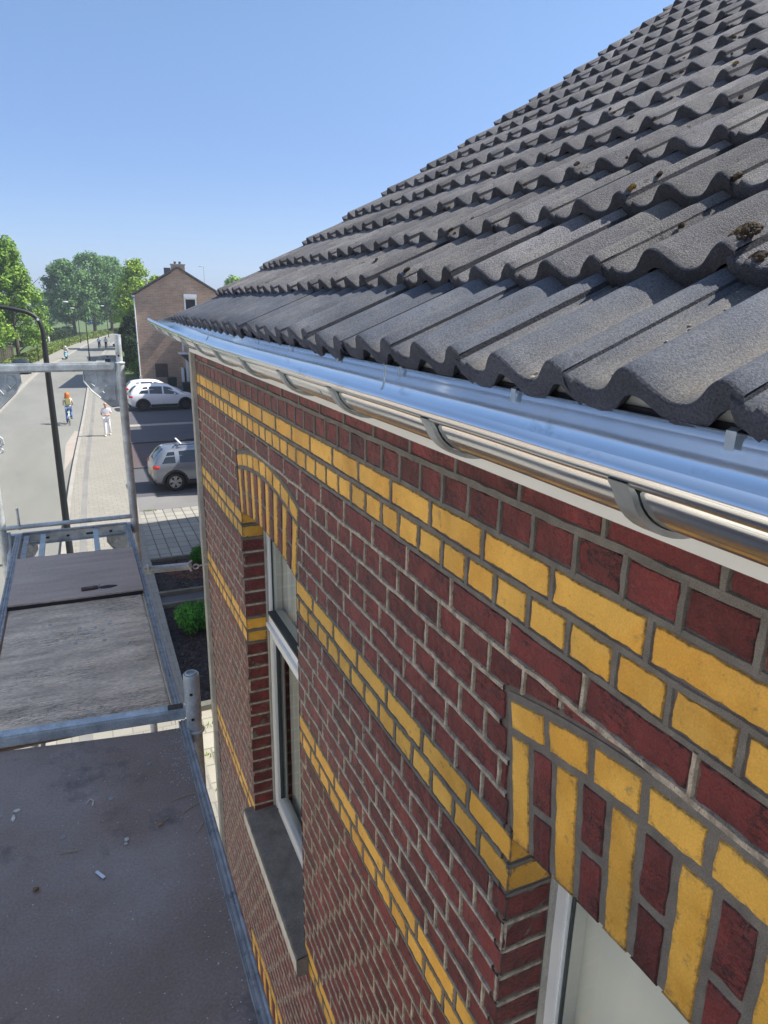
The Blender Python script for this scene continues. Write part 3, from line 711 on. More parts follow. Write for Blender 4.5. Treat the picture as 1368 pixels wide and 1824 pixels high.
# gutter
def glift(s): return .045*max(0, (s-1.5)/2.8)**2
gp = []
for i in range(13): t = PI*.55+2*PI*.80*i/12; gp.append((-.2135+.0138*math.cos(t), .2555+.0138*math.sin(t)))     # rolled bead
for i in range(1, 23): t = PI*1.03+PI*.97*i/22; gp.append((-.1285+.083*math.cos(t), .252+.064*math.sin(t)))
gp += [(-.0458, .256), (-.0455, .268), (-.0455, .279), (-.050, .283)]
gb = MB(); G0, G1 = -2.5, 4.36; ng = 170
gb.grid(ng, len(gp)-1, lambda u, v: (gp[int(round(v*(len(gp)-1)))][0]+.0012*nz(u*22, 2, 1), G0+(G1-G0)*u, gp[int(round(v*(len(gp)-1)))][1]+glift(G0+(G1-G0)*u)+.0010*nz(u*30, 0, 1)))
g_o = gb.build('gutter', mat_zinc, house, ang=60, fixn=False)
ec = MB(); zz = glift(G1)
ec.add([(x, G1, z+zz) for x, z in gp[13:]], [tuple(range(len(gp)-13))]); ec.tube([(gp[15][0]-.0, G1, .238+zz)]+[(x, G1, z+zz) for x, z in gp[16:36]], .003, 6)
ec.build('end_cap', mat_zinc, g_o, fixn=False)
m_strap = M('dull zinc strap', (.46, .50, .52), .42, .7, var=.2, vs=20)
for s in (-2.3, -1.85, -1.42, -.99, -.565, -.141, .279, .715, 1.112, 1.575, 2.034, 2.493, 2.919, 3.392, 3.86, 4.22):
    bb = MB(); z = glift(s); q = []
    q = [(-.222, .247)]+[(-.1285+.087*math.cos(PI*1.03+PI*.97*i/18), .252+.068*math.sin(PI*1.03+PI*.97*i/18)) for i in range(1, 19)]+[(-.040, .266)]
    vs = []
    for (x, zq) in q:
        cx, cz = x+.128, zq-.238; l = math.hypot(cx, cz) or 1; ox, oz = cx/l*.0045, cz/l*.0045
        vs += [(x-ox*.6, s-.014, zq-oz*.6+z), (x+ox, s-.014, zq+oz+z), (x+ox, s+.014, zq+oz+z), (x-ox*.6, s+.014, zq-oz*.6+z)]
    bb.add(vs, [(i*4+k, i*4+(k+1) % 4, (i+1)*4+(k+1) % 4, (i+1)*4+k) for i in range(len(q)-1) for k in range(4)])
    bb.build('bracket', m_strap, g_o, ang=30)
    tb = MB(); s2 = s+.02
    tb.add([(-.044, s2-.007, .287+z), (-.044, s2+.007, .287+z), (-.0515, s2+.007, .284+z), (-.0515, s2-.007, .284+z), (-.0518, s2+.0065, .262+z), (-.0518, s2-.0065, .262+z)], [(0, 1, 2, 3), (3, 2, 4, 5)])
    tb.build('clip', m_strap, g_o, fixn=False)
for y_ in (.83, -1.2, 3.1): sm = MB(); sm.tube([(x, y_, z+.0012+glift(y_)) for x, z in gp[14:]], .0022, 6); sm.build('solder_seam', m_strap, g_o)
# a thin line of grit lying in the gutter behind the bead
gr = MB()
for _ in range(900):
    s = rnd.uniform(-.45, 3.6); x = -.1975+rnd.gauss(0, .0022)
    cz = .252-.064*math.sqrt(max(0, 1-((x+.1285)/.083)**2)); e = rnd.uniform(.0006, .0016)
    gr.sphere((x, s, cz+glift(s)+e*.5+.0022), (e, e*2.2, e*.6), 0, 1)
x_ = gr.build('grit', M('grey grit', (.10, .095, .09), .95), g_o, fixn=False); x_['kind'] = 'stuff'

# ------------------------------------------------------------------ scaffold
m_ply = M('weathered plywood', (.74, .58, .42), .9, var=.25, vs=3, col2=(.54, .42, .31), mixs=5, bump=.5, bs=22, bd=.003, aniso=(1, 3, 1), grain=.2, gs=60, crack=((.11, .08, .06), 5, .022, (2.2, 16, 1)), dirt=((.62, .58, .45), 16, .68, .76))
m_hatch = M('grey plywood hatch', (.50, .39, .31), .9, var=.14, vs=3, bump=.5, bs=20, bd=.002, aniso=(1, 5, 1), grain=.15, gs=80)
m_phen = M('smooth phenolic board', (.245, .180, .140), .72, var=.16, vs=2, col2=(.30, .245, .215), mixs=1.3, mixt=(.46, .64), bump=.25, bs=60, bd=.001, grain=.14, gs=160, dirt=((.085, .072, .068), 3.2, .55, .70))
scaf = thing('scaffold', (-.83, 3.8, GZ), 'galvanised scaffold frames with posts, gusset plates and top bar beside the brick wall', 'scaffold')
XR, XL, YF = -.455, -1.20, 3.80
def post(x, y, top, spig):
    b = MB(); b.tube([(x, y, GZ), (x, y, top)], .0242, 20); 
    b.build('post', mat_galv, scaf)
    if spig:
        s = MB(); s.tube([(x, y, top-.01), (x, y, top+spig)], .0185, 18); s.lathe((x, y, top-.003), (0, 0, 1), [(.0185, 0), (.030, .002), (.030, .008), (.0185, .012)], 20)
        s.build('spigot', mat_galv, scaf)
        for zz in (top+.045,):
            h = MB(); h.lathe((x-.004, y-.0186, zz), (0, -1, 0), [(0, .0), (.006, .0), (.006, .0006), (0, .0006)], 12); h.build('pin_hole', mat_black, scaf)
post(XR, YF, .066, .165); post(XL, YF, .066, .165)
b = MB(); b.box(((XR+XL)/2, YF, .047), (XR-XL-.045, .042, .050), bev=.010); b.build('top_bar', mat_galv, scaf)
def gusset(x0, z0, sx, hole=False, y=YF, flip=1, sc_=1.):
    b = MB(); pts = [(0, 0), (.185, 0), (.185, -.035), (.045, -.225), (0, -.225)]
    pts = [(0, 0), (.185, 0), (.185, -.06), (.150, -.115), (.045, -.215), (0, -.215)]
    poly = [Vector((x0+sx*px*sc_, y, z0+pz*sc_)) for px, pz in pts]; b.prism(poly, (0, -.004, 0), (0, .004, 0))
    in_ = [(.015, -.02), (.060, -.02), (.085, -.06), (.13, -.06), (.165, -.06), (.135, -.105), (.040, -.195), (.015, -.195)]
    # raised rim
    rim = [Vector((x0+sx*px*sc_, y-.006, z0+pz*sc_)) for px, pz in pts]; b.tube(rim+[rim[0]], .005, 6)
    q = [Vector((x0+sx*px*sc_, y-.005, z0+pz*sc_)) for px, pz in ((.12, -.01), (.16, -.03), (.16, -.06), (.13, -.09), (.11, -.055), (.12, -.01))]; b.tube(q, .003, 6)
    q = [Vector((x0+sx*px*sc_, y-.005, z0+pz*sc_)) for px, pz in ((.02, -.09), (.07, -.09), (.09, -.12), (.04, -.18), (.02, -.18), (.02, -.09))]; b.tube(q, .003, 6)
    b.build('gusset', mat_galv, scaf, ang=30)
gusset(XR-.022, .024, -1); gusset(XL+.022, .024, 1)
b = MB(); b.tube([(XL, YF-.01, -.885), (XR, YF-.01, -.885)], .0135, 14); b.build('guard_rail', mat_galv, scaf)
# perforated transom under the deck end
b = MB(); zt = -.955; Y2 = YF+.045
for (y0, z0, y1, z1) in ((Y2, zt, Y2+.04, zt), (Y2, zt, Y2, zt-.055), (Y2, zt-.055, Y2-.03, zt-.058)):
    b.add([(XL, y0, z0), (XR, y0, z0), (XR, y1, z1), (XL, y1, z1)], [(0, 1, 2, 3)])
b.box(((XL+XR)/2, Y2+.006, zt-.03), (XR-XL, .006, .056)); b.box(((XL+XR)/2, Y2+.02, zt+.002), (XR-XL, .04, .005))
b.build('transom', mat_galv, scaf)
for k in range(6):
    b = MB(); x = XL+.10+k*.125
    b.box((x, Y2+.002-.001, zt-.030), (.045 if k % 2 else .02, .004, .016), bev=.0015); b.build('slot_hole', mat_black, scaf)
gusset(XR-.015, -1.0, -1, y=Y2, sc_=.85); gusset(XL+.015, -1.0, 1, y=Y2, sc_=.85)
b = MB(); b.tube([(-1.105, YF-.012, -.90), (-1.105, YF-.012, -.765)], .008, 10); b.build('toe_board_pin', mat_galv, scaf)
b = MB(); b.tube([(XL+.03, YF+.02, -.92), (XL+.03, YF+.0, -1.02), (XL+.02, YF-.06, -1.12), (-1.22, 2.6, -2.0), (-1.22, 1.45, -3.0)], [.012, .014, .021, .021, .021], 14); b.build('brace', mat_galv, scaf)
b = MB(); 
pts = [(XL+.03, YF-.03, -.33), (XL+.055, YF-.03, -.325), (XL+.075, YF-.03, -.345), (XL+.078, YF-.03, -.375), (XL+.06, YF-.03, -.385)]
b.tube(pts, .006, 8); b.box((XL+.055, YF-.03, -.375), (.022, .018, .06), bev=.006); b.ring((XL+.06, YF-.03, -.415), (0, 1, 0), .012, .004, 16, 6); b.build('hook', mat_galv, scaf)
# near frame
Yn = 1.42
post(XR-.005, Yn, -.75, 0)
b = MB()   # open tube end with the inner sleeve
x, y, zt2 = XR-.005, Yn, -.749
b.lathe((x, y, zt2-.16), (0, 0, 1), [(.0242, 0), (.0255, .0), (.0255, .160), (.0242, .162), (.0215, .162), (.0210, .155), (.0205, .02)], 28)
b.lathe((x, y, zt2-.14), (0, 0, 1), [(.0185, 0), (.0185, .145), (.0175, .147), (.0150, .147), (.0148, .01)], 24)
b.lathe((x, y, zt2-.215), (0, 0, 1), [(.0242, 0), (.031, .002), (.031, .008), (.0245, .012)], 24)
b.build('open_spigot', mat_galv, scaf, ang=40)
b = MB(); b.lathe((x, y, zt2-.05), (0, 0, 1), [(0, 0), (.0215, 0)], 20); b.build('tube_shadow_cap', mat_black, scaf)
for dz in (-.062, -.155):
    h = MB(); ax = Vector((-.28, -1, 0)).normalized(); h.lathe(Vector((x, y, zt2+dz))+ax*.0252, ax, [(0, .0006), (.0055, .0006), (.0055, 0)], 12); h.build('pin_hole', mat_black, scaf)
post(-1.32, Yn+.1, -.75, 0)
b = MB(); a0 = Vector((XR-.02, 1.487, -.922)); a1 = Vector((-1.32, 1.575, -.922)); d_ = (a1-a0)
b.box((a0+a1)/2, (d_.length, .046, .040), rz=math.atan2(d_.y, d_.x), bev=.006); b.build('cross_bar', mat_galv, scaf)
b = MB(); b.box((XR-.055, 1.492, -.901), (.05, .03, .003), rz=-.1, bev=.001); b.build('rusty_plate', M('rusty plate', (.10, .075, .055), .8, .2, var=.4, vs=60), scaf)
# wall tie: short tube, coupler and ring bolt
tie = thing('wall_tie', (-.25, 3.8, -1.275), 'short galvanised tube tying the scaffold to a ring bolt at the house corner', 'wall tie')
b = MB(); b.tube([(-.47, 3.80, -1.262), (-.125, 3.80, -1.275)], .0242, 18); b.build('tube', mat_galv, tie)
b = MB(); b.box((-.40, 3.785, -1.235), (.03, .03, .02), bev=.004); b.tube([(-.40, 3.76, -1.21), (-.40, 3.76, -1.26)], .006, 8); b.tube([(-.425, 3.765, -1.235), (-.375, 3.765, -1.235)], .005, 8); b.build('coupler', mat_galv, tie)
b = MB(); b.ring((-.095, 3.80, -1.285), (0, 1, .3), .018, .005, 20, 8); b.tube([(-.077, 3.80, -1.283), (-.03, 3.80, -1.278), (.03, 3.80, -1.278)], .005, 10)
b.tube([(-.12, 3.80, -1.24), (-.15, 3.77, -1.245), (-.13, 3.77, -1.30)], .007, 8); b.build('ring_bolt', mat_galv, tie)

def rail(b, x, y0, y1, z, w_=.034, side=1):
    pr = [(0, -.055), (0, 0), (.004, .002), (.009, 0), (.010, -.003), (.013, -.003), (.014, .001), (.020, .001), (.021, -.003), (.024, -.003), (.026, .001), (w_-.002, .001), (w_, -.002), (w_, -.055)]
    n = 60
    b.grid(n, len(pr)-1, lambda u, v: (x+side*pr[int(round(v*(len(pr)-1)))][0]+.0008*nz(u*12, y0, 3), y0+(y1-y0)*u, z+pr[int(round(v*(len(pr)-1)))][1]+.0006*nz(u*20, 1, y0)), 0)
# far deck
deck = thing('scaffold_deck', (-.8, 2.7, -.95), 'cracked weathered plywood scaffold deck with closed hatch, farther of the two decks', 'scaffold deck', 'scaffold decks')
DX0, DX1 = -1.135, -.478
b = MB(); rail(b, DX1-.004, 1.53, 3.83, -.944, w_=.028, side=-1); b.build('side_rail', mat_alu, deck, fixn=False)
b = MB(); rail(b, DX0, 1.56, 3.83, -.944, side=1); b.build('side_rail', mat_alu, deck, fixn=False)
b = MB(); zb = -.953
def ragged(y, s): return .006*nz(y*9, s, 1)+.004*nz(y*30, s, 2)+.002*nz(y*90, s, 2)
def brd(u, v):
    y = 1.54+(2.70-1.54)*v; x0 = DX0+.040; x1 = DX1-.042-abs(ragged(y, 1))*1.2; x = x0+(x1-x0)*u
    h = .0012*nz(x*6, y*6, 1)
    # open cracks in the veneer run across the board
    c_ = noise.noise(Vector((x*6.5, y*60, 3)))+.5*noise.noise(Vector((x*20, y*130, 9))); dens = .15+.7*noise.noise(Vector((x*3, y*3, 5)))+.45*u
    if c_ > .62-.25*dens: h -= .0035*min(1, (c_-(.62-.25*dens))*9)
    h += .0004*nz(x*60, y*160, 4)
    return (x, y, zb+h)
b.grid(200, 420, brd)
b.add([(DX0+.04, 1.54, zb-.012), (DX1-.035, 1.54, zb-.012), (DX1-.035, 3.3, zb-.012), (DX0+.04, 3.3, zb-.012)], [(0, 1, 2, 3)])
b.build('board', m_ply, deck, ang=60, fixn=False)
b = MB()
def htc(u, v):
    y0 = 2.655+.03*u*0-.006*math.sin(u*3); y = y0+(3.31-y0)*v+(.010*nz(u*9, 4, 1)+.006*nz(u*30, 4, 1) if v > .97 else 0)+(.003*nz(u*20, 5, 1) if v < .03 else 0)
    return (-1.098+(.590)*u, y+.02*(1-u), zb+.026+.0016*nz(u*5, v*5, 3)+.0006*nz(u*60, v*40, 3)-(.0015 if v < .02 else 0))
b.grid(70, 70, htc)
b.grid(70, 1, lambda u, v: Vector(htc(u, 0))-Vector((0, -.001, .010*v)))
b.grid(70, 1, lambda u, v: Vector(htc(u, 1))-Vector((0, 0, .012*v)))
b.grid(1, 40, lambda u, v: Vector(htc(1, v))-Vector((0, 0, .013*u)))
b.box((-.805, 2.668, zb+.009), (.585, .02, .016), 1, rz=-.034)  # black strip stands in for the shadow under the near hatch edge
ht = b.build('hatch', [m_hatch, mat_black], deck, ang=40, fixn=False)
b = MB(); b.box((-.748, 2.745, zb+.029), (.075, .040, .007), rz=.04, bev=.002); b.box((-.745, 2.745, zb+.0332), (.03, .012, .002), 1, rz=.04); lt = b.build('latch', [M('brown rusty latch', (.065, .028, .018), .7, var=.5, vs=80), M('pale rust', (.2, .13, .10), .8)], ht)
b = MB(); b.tube([(-.708, 2.752, zb+.028), (-.704, 2.775, zb+.034)], .004, 8); b.build('latch_pin', mat_alu, ht)
b = MB(); el = [Vector((-.665+.042*math.cos(t)*(1 if math.cos(t) < 0 else 1.05), 2.742+.020*math.sin(t)*(1-.35*max(0, math.cos(t))), zb+.0268)) for t in [2*PI*i/24 for i in range(24)]]
b.prism(el, (0, 0, 0), (0, 0, .0012)); b.build('finger_hole', mat_black, ht)
for x in (-1.075, -.505):   # end brackets of the deck frame
    b = MB(); b.box((x, 3.56, -.958), (.030, .52, .012), bev=.002); b.build('end_bracket', mat_alu, deck)
m_strut = M('bare metal strut', (.50, .54, .52), .5, .4, var=.15, vs=10)
for x in (-.985, -.690):
    b = MB(); b.box((x, 3.58, -.966), (.030, .56, .016), bev=.002); b.build('strut', m_strut, deck)
b = MB(); b.box((-.80, 3.86, -.950), (.60, .03, .012), bev=.002); b.build('end_rail', mat_alu, deck)
m_riv = M('white rivet heads', (.42, .42, .40), .6, .3)
for k in range(9):
    b = MB(); x, y = rnd.uniform(-1.05, -.56), rnd.uniform(1.58, 2.6)
    if k < 5: x, y = -.80+.05*(k % 3)+.01*k, 2.36-.05*(k//3)-.01*(k % 2)
    b.lathe((x, y, zb+.0005), (0, 0, 1), [(.0, .0014), (.0075, .0012), (.009, 0)], 14); b.build('rivet', m_riv, deck)
# near deck
deck2 = thing('scaffold_deck', (-.8, .3, -.95), 'smooth dark scaffold deck with pale dust spots, nearest to the viewer', 'scaffold deck', 'scaffold decks')
b = MB(); rail(b, -.478, -1.1, 1.470, -.944, w_=.028, side=-1); b.build('side_rail', mat_alu, deck2, fixn=False)
b = MB(); rail(b, -1.30, -1.1, 1.53, -.944, side=1); b.build('side_rail', mat_alu, deck2, fixn=False)
b = MB(); b.grid(60, 160, lambda u, v: (-1.27+.766*u, -1.1+(2.60-.07*u+.06*(1-u))*v-0*u, -.950+.0012*nz(u*3, v*6, 8)+.0004*nz(u*40, v*90, 8)))
b.add([(-1.27, -1.1, -.965), (-.50, -1.1, -.965), (-.50, 1.46, -.965), (-1.27, 1.53, -.965)], [(0, 1, 2, 3)]); b.build('board', m_phen, deck2, ang=60, fixn=False)
for x, y in ((-.735, 1.16), (-.86, 1.05), (-.62, 1.28), (-1.02, 1.2)):
    b = MB(); b.lathe((x, y, -.9495), (0, 0, 1), [(0, .001), (.0035, .001), (.004, .0018), (.0075, .0012), (.008, 0)], 16); b.build('rivet', M('grey rivet heads', (.30, .30, .29), .5, .5), deck2)
# loose bits on the decks
m_wood = M('pale wood', (.42, .32, .20), .85, var=.3, vs=50); m_chalk = M('white plaster', (.62, .60, .55), .9, var=.15, vs=60); m_brown = M('brown chip', (.20, .12, .055), .9, var=.3, vs=60)
def single(name, b, mat, label, cat, base, group=None):
    o = b.build(name, mat, base=base); return tag(o, label, cat, group)
b = MB(); b.box((-.775, .875, -.9455), (.008, .034, .003), rz=.55, bev=.001); single('paper_strip', b, M('white paper', (.72, .76, .80), .7), 'small bluish white strip lying near the middle of the dark deck', 'scrap', (-.775, .875, -.9465))
b = MB(); b.sphere((-.918, .884, -.943), (.0065, .006, .005), 0, 2, .5); single('brown_chip', b, m_brown, 'square brown chip lying left of the white strip on the dark deck', 'chip', (-.918, .884, -.948))
b = MB(); b.sphere((-.62, .995, -.946), (.0055, .004, .003), 0, 2, .5); single('orange_chip', b, M('orange chip', (.45, .20, .08), .9), 'small orange leaf shaped chip on the dark deck near its right rail', 'chip', (-.62, .995, -.948))
b = MB(); b.sphere((-.706, .972, -.945), (.0055, .006, .004), 0, 2, .6); b.sphere((-.709, .958, -.946), (.004, .0035, .003), 0, 2, .6); single('plaster_lump', b, m_chalk, 'pale double plaster lump in the middle of the dark deck', 'plaster', (-.706, .975, -.948))
b = MB(); b.tube([(-.80, 1.16, -.947), (-.79, 1.175, -.946), (-.782, 1.165, -.946), (-.785, 1.145, -.947)], .0018, 6); single('plaster_curl', b, m_chalk, 'hook shaped white plaster curl near the cross bar', 'plaster', (-.79, 1.16, -.949))
b = MB(); b.sphere((-.985, 1.175, -.947), (.005, .012, .002), 0, 2, .7); b.sphere((-.978, 1.205, -.947), (.009, .006, .003), 0, 2, .5); single('plaster_splash', b, m_chalk, 'white plaster splash at the left edge of the dark deck', 'plaster', (-.985, 1.18, -.949))
def splinter(x, y, l, a, z): 
    b = MB(); d = Vector((math.cos(a), math.sin(a), 0)); c = Vector((x, y, z+.002)); b.tube([c-d*l/2, c+d*l*.1+Vector((0, 0, .001)), c+d*l/2], [.0008, .0016, .0006], 5); return b
for i, (x, y, l, a, z) in enumerate([(-.545, 1.085, .07, .15, -.949), (-.535, 1.03, .075, .55, -.949), (-.52, .945, .05, .95, -.949), (-.845, .985, .05, -.1, -.949), (-.71, 1.62, .065, 1.0, -.952), (-.60, 1.01, .02, .4, -.949)]):
    single('wood_splinter', splinter(x, y, l, a, z), m_wood, ['longer straw coloured splinter by the right rail of the dark deck', 'slanting straw splinter just below the first by the right rail', 'short splinter lying steeply beside the right rail of the dark deck', 'pale splinter on the left half of the dark deck', 'thin splinter on the cracked plywood just beyond the cross bar', 'tiny flat splinter beside the orange chip'][i], 'splinter', (x, y, z), 'wood splinters on the decks')
cr = MB()
for _ in range(420):
    if rnd.random() < .55: x = -.505-abs(rnd.gauss(0, .035)); y = rnd.uniform(.3, 1.45) if rnd.random() < .5 else rnd.uniform(1.15, 1.45)
    else: x = rnd.uniform(-1.1, -.52); y = rnd.uniform(.1, 1.45)
    e = rnd.uniform(.0004, .0015); cr.sphere((x, y, -.949+e*.4), (e*1.4, e, e*.6), 0, 1, .6)
for _ in range(160):
    x = rnd.uniform(-1.07, -.54); y = rnd.gauss(2.2, .28); 
    if not 1.56 < y < 2.62: continue
    e = rnd.uniform(.0008, .0030); cr.sphere((x, y, -.952+e*.3), (e*rnd.uniform(1, 3), e, e*.4), 0, 1, .8)
tag(cr.build('plaster_dust', m_chalk, fixn=False), 'specks of pale plaster dust scattered over the scaffold decks', 'dust', kind='stuff')

# ------------------------------------------------------------------ neighbouring buildings
m_bro = brickmat('brown house brick', (.47, .30, .20), (.37, .22, .145), (.42, .36, .29), .44, .13, .018, vert=True, var=.22)
m_rooft = M('dark roof tiles', (.075, .07, .075), .85, var=.2, vs=3, bump=.6, bs=6, bd=.05)
m_whitep = M('white plastic trim', (.72, .74, .76), .4, var=.05)
m_drk = M('dark glass', (.02, .025, .03), .08, var=0)
def pane_rect(b, x0, x1, y, z0, z1, mi=0): b.add([(x0, y, z0), (x1, y, z0), (x1, y, z1), (x0, y, z1)], [(0, 1, 2, 3)], mi)
GR = math.radians(-7.5)
def unrot(b):
    m = Matrix.Rotation(-GR, 3, 'Z'); c = Vector((4.3, 60.4, GZ)); b.v = [tuple(c+m@(Vector(v)-c)) for v in b.v]; return b
gh = thing('gable_house', (4.3, 60.4, GZ), 'brown brick house end with pointed gable, chimney and small shuttered window across the side street', 'house')
b = MB(); X0, X1, XA, ZE_, ZA, Y0, Y1_ = 4.30, 11.2, 7.75, 1.08, 3.15, 60.4, 72.
b.prism([Vector((X0, 0, GZ)), Vector((X1, 0, GZ)), Vector((X1, 0, ZE_)), Vector((XA, 0, ZA)), Vector((X0, 0, ZE_))], (0, Y0, 0), (0, Y1_, 0)); b.build('wall', m_bro, gh)
b = MB()
for (xa, za, xb, zb) in ((X0-.15, ZE_-.05, XA, ZA+.06), (X1+.15, ZE_-.05, XA, ZA+.06)):
    d = Vector((xb-xa, 0, zb-za)); n = Vector((-d.z, 0, d.x)).normalized()*(.14 if xb > xa else -.14)
    b.prism([Vector((xa, 0, za)), Vector((xb, 0, zb)), Vector((xb, 0, zb))+n, Vector((xa, 0, za))+n], (0, Y0-.18, 0), (0, Y1_+.1, 0))
rf = b.build('roof', m_rooft, gh)
b = MB(); b.box((7.80, Y0+.42, 2.95), (1.10, .80, 1.06)); b.box((7.80, Y0+.42, 3.50), (1.20, .90, .07), 1); ch = b.build('chimney', [m_bro, m_greyv := M('grey cement cap', (.35, .35, .33), .9)], rf)
for x in (7.60, 7.98):
    b = MB(); b.lathe((x, Y0+.42, 3.53), (0, 0, 1), [(.10, 0), (.09, .14), (.12, .16), (.12, .20), (0, .21)], 12); b.build('chimney_pot', m_rooft, rf)
b = MB(); b.box((6.95, Y0+3., 2.95), (.55, .5, .8)); b.build('chimney', m_rooft, rf)
b = MB(); b.tube([(5.25, Y0+1.8, 1.6), (5.25, Y0+1.8, 2.35)], .07, 8); b.lathe((5.25, Y0+1.8, 2.3), (0, 0, 1), [(.12, 0), (.12, .12), (0, .16)], 10); b.build('flue', m_greyv, rf)
b = MB(); b.box((8.62, Y0-.03, .55), (1.0, .10, 1.30)); pane_rect(b, 8.24, 9.0, Y0-.085, -.04, .80, 1); wi = b.build('window', [m_whitep, m_drk], gh)
b = MB(); b.box((8.62, Y0-.16, 1.06), (1.04, .30, .30), bev=.02); 
b.build('shutter_box', m_whitep, wi)
b = MB(); b.box((5.96, Y0-.02, -4.92), (1.0, .06, 1.12), bev=.01); 
for k in range(9): b.box((5.96, Y0-.055, -5.40+k*.12), (.9, .02, .05), 1)
b.build('window', [M('brown wooden frame', (.07, .045, .035), .8), M('brown slats', (.10, .07, .055), .8)], gh)
b = MB(); b.box((5.96, Y0-.04, -5.54), (1.2, .12, .06)); b.build('sill', m_greyv, gh)
b = MB(); b.tube([(4.24, Y0-.06, .85), (4.24, Y0-.06, GZ)], .045, 10); b.box((4.24, Y0-.06, 1.0), (.16, .2, .12)); b.box((4.24, Y0-.06, -2.6), (.12, .14, .2)); b.box((4.24, Y0-.06, -5.5), (.16, .16, .3)); b.build('downpipe', m_whitep, gh)
b = MB(); b.tube([(4.12, Y0-.1, 1.02), (4.12, Y1_, 1.02)], .07, 8); b.build('gutter', m_whitep, gh)
b = MB(); b.box((9.8, 54.9, (GZ-1.7)/2), (4.3, 10.9, -1.7-GZ)); unrot(b).build('annex', m_bro, gh)
b = MB(); b.box((7.62, 57.2, -4.95), (.08, 1.0, 2.3)); unrot(b).build('door', m_whitep, gh)
b = MB(); b.box((7.35, 57.2, -3.35), (.6, 1.5, .10)); b.add([(7.05, 56.45, -3.40), (7.65, 56.45, -3.40), (7.65, 56.45, -4.0)], [(0, 1, 2)], 1); unrot(b).build('canopy', [m_whitep, m_rooft], gh)
b = MB(); b.box((7.62, 58.8, -2.85), (.08, .7, .9)); unrot(b).build('window', [m_whitep], gh)
b = MB(); b.tube([(7.58, 54.5, -1.8), (7.58, 54.5, GZ)], .06, 10); b.box((7.55, 54.6, -4.9), (.14, .3, .3)); unrot(b).build('downpipe', m_whitep, gh)
b = MB(); b.box((7.42, 58.6, -5.45), (.06, 1.3, 1.7), bev=.01); unrot(b).build('screen', m_whitep, gh)
gh.rotation_euler = (0, 0, GR)
m_bin = M('green bin plastic', (.018, .04, .03), .5, var=.1)
bn = thing('wheelie_bin', (6.35, 57.3, GZ), 'dark green wheelie bin standing against the brown gable wall', 'bin', 'wheelie bins')
b = MB(); b.grid(4, 1, lambda u, v: Vector((6.35, 57.3, GZ+.1+.9*v))+Matrix.Rotation(u*2*PI, 3, 'Z')@Vector((.30+.06*v, .30+.06*v, 0)), 0); b.build('body', m_bin, bn)
b = MB(); b.box((6.35, 57.3, GZ+1.04), (.62, .70, .08), bev=.02); b.build('lid', m_bin, bn)
bn2 = copy_tree(bn); bn2.location = (6.95, 53.2, GZ); bn2['label'] = 'second dark bin beside the front of the white cars'

# houses right of the frame: they only throw the shadows seen on the garden, driveway and road
def block(name, x0, y0, x1, y1, ze, label):
    t = thing(name, ((x0+x1)/2, (y0+y1)/2, GZ), label, 'house', 'houses beyond the corner')
    b = MB(); b.box(((x0+x1)/2, (y0+y1)/2, (GZ+ze)/2), (x1-x0, y1-y0, ze-GZ)); b.build('wall', m_bro, t)
    b = MB(); xm = (x0+x1)/2; b.prism([Vector((x0-.1, 0, ze)), Vector((x1+.1, 0, ze)), Vector((xm, 0, ze+1.9))], (0, y0-.05, 0), (0, y1+.05, 0)); b.build('roof', m_rooft, t)
    for k in range(3):
        y = y0+(y1-y0)*(k+.5)/3
        b = MB(); b.box((x0-.01, y, GZ+1.6), (.06, 1.5, 1.4)); w_ = b.build('window', m_whitep, t); b = MB(); b.box((x0-.045, y, GZ+1.6), (.02, 1.3, 1.2)); b.build('pane', m_drk, w_)
    return t
block('brick_terrace', 5.3, 9.2, 14, 19.9, -.0, 'neighbouring brick house set back behind the front garden')
block('brick_terrace', 7.25, 23.0, 14, 37.5, .6, 'brick terrace beside the silver off-roader')
block('brick_terrace', 8.4, 37.6, 16, 46.8, 1.0, 'brick terrace shading the white cars')
block('brick_terrace', 7.3, 89, 15, 97, 1.3, 'brick house behind the gable house that shades the far road')
def facade(x, y0, y1, h, mat, label):  # houses opposite lie out of view, added to bounce warm light on the wall
    t = thing('unseen_row_house', (x-4, (y0+y1)/2, GZ), label, 'house', 'unseen houses across the street')
    b = MB(); b.box((x-4, (y0+y1)/2, GZ+h/2), (8, y1-y0, h)); b.build('wall', mat, t)
    b = MB(); b.prism([Vector((x+.2, 0, GZ+h)), Vector((x-8.2, 0, GZ+h)), Vector((x-4, 0, GZ+h+3))], (0, y0, 0), (0, y1, 0)); b.build('roof', m_rooft, t)
    n = int((y1-y0)/2.6)
    for k in range(n):
        for z in (1.5, 4.4):
            y = y0+(y1-y0)*(k+.5)/n; b = MB(); b.box((x+.01, y, GZ+z), (.08, 1.3, 1.5)); w_ = b.build('window', m_whitep, t); b = MB(); b.box((x+.055, y, GZ+z), (.02, 1.12, 1.3)); b.build('pane', m_drk, w_)
m_rend = M('cream render', (.74, .68, .58), .9, var=.08, vs=.5); m_rend2 = brickmat('light brick', (.56, .44, .34), (.50, .39, .30), (.4, .36, .3), .22, .07, vert=True)
facade(-10.2, -16, 9, 6.8, m_rend, 'unseen cream rendered house row opposite the scaffold, added for bounce light'); facade(-10.4, 9.05, 40, 6.6, m_rend2, 'unseen light brick house row opposite the corner, added for bounce light')

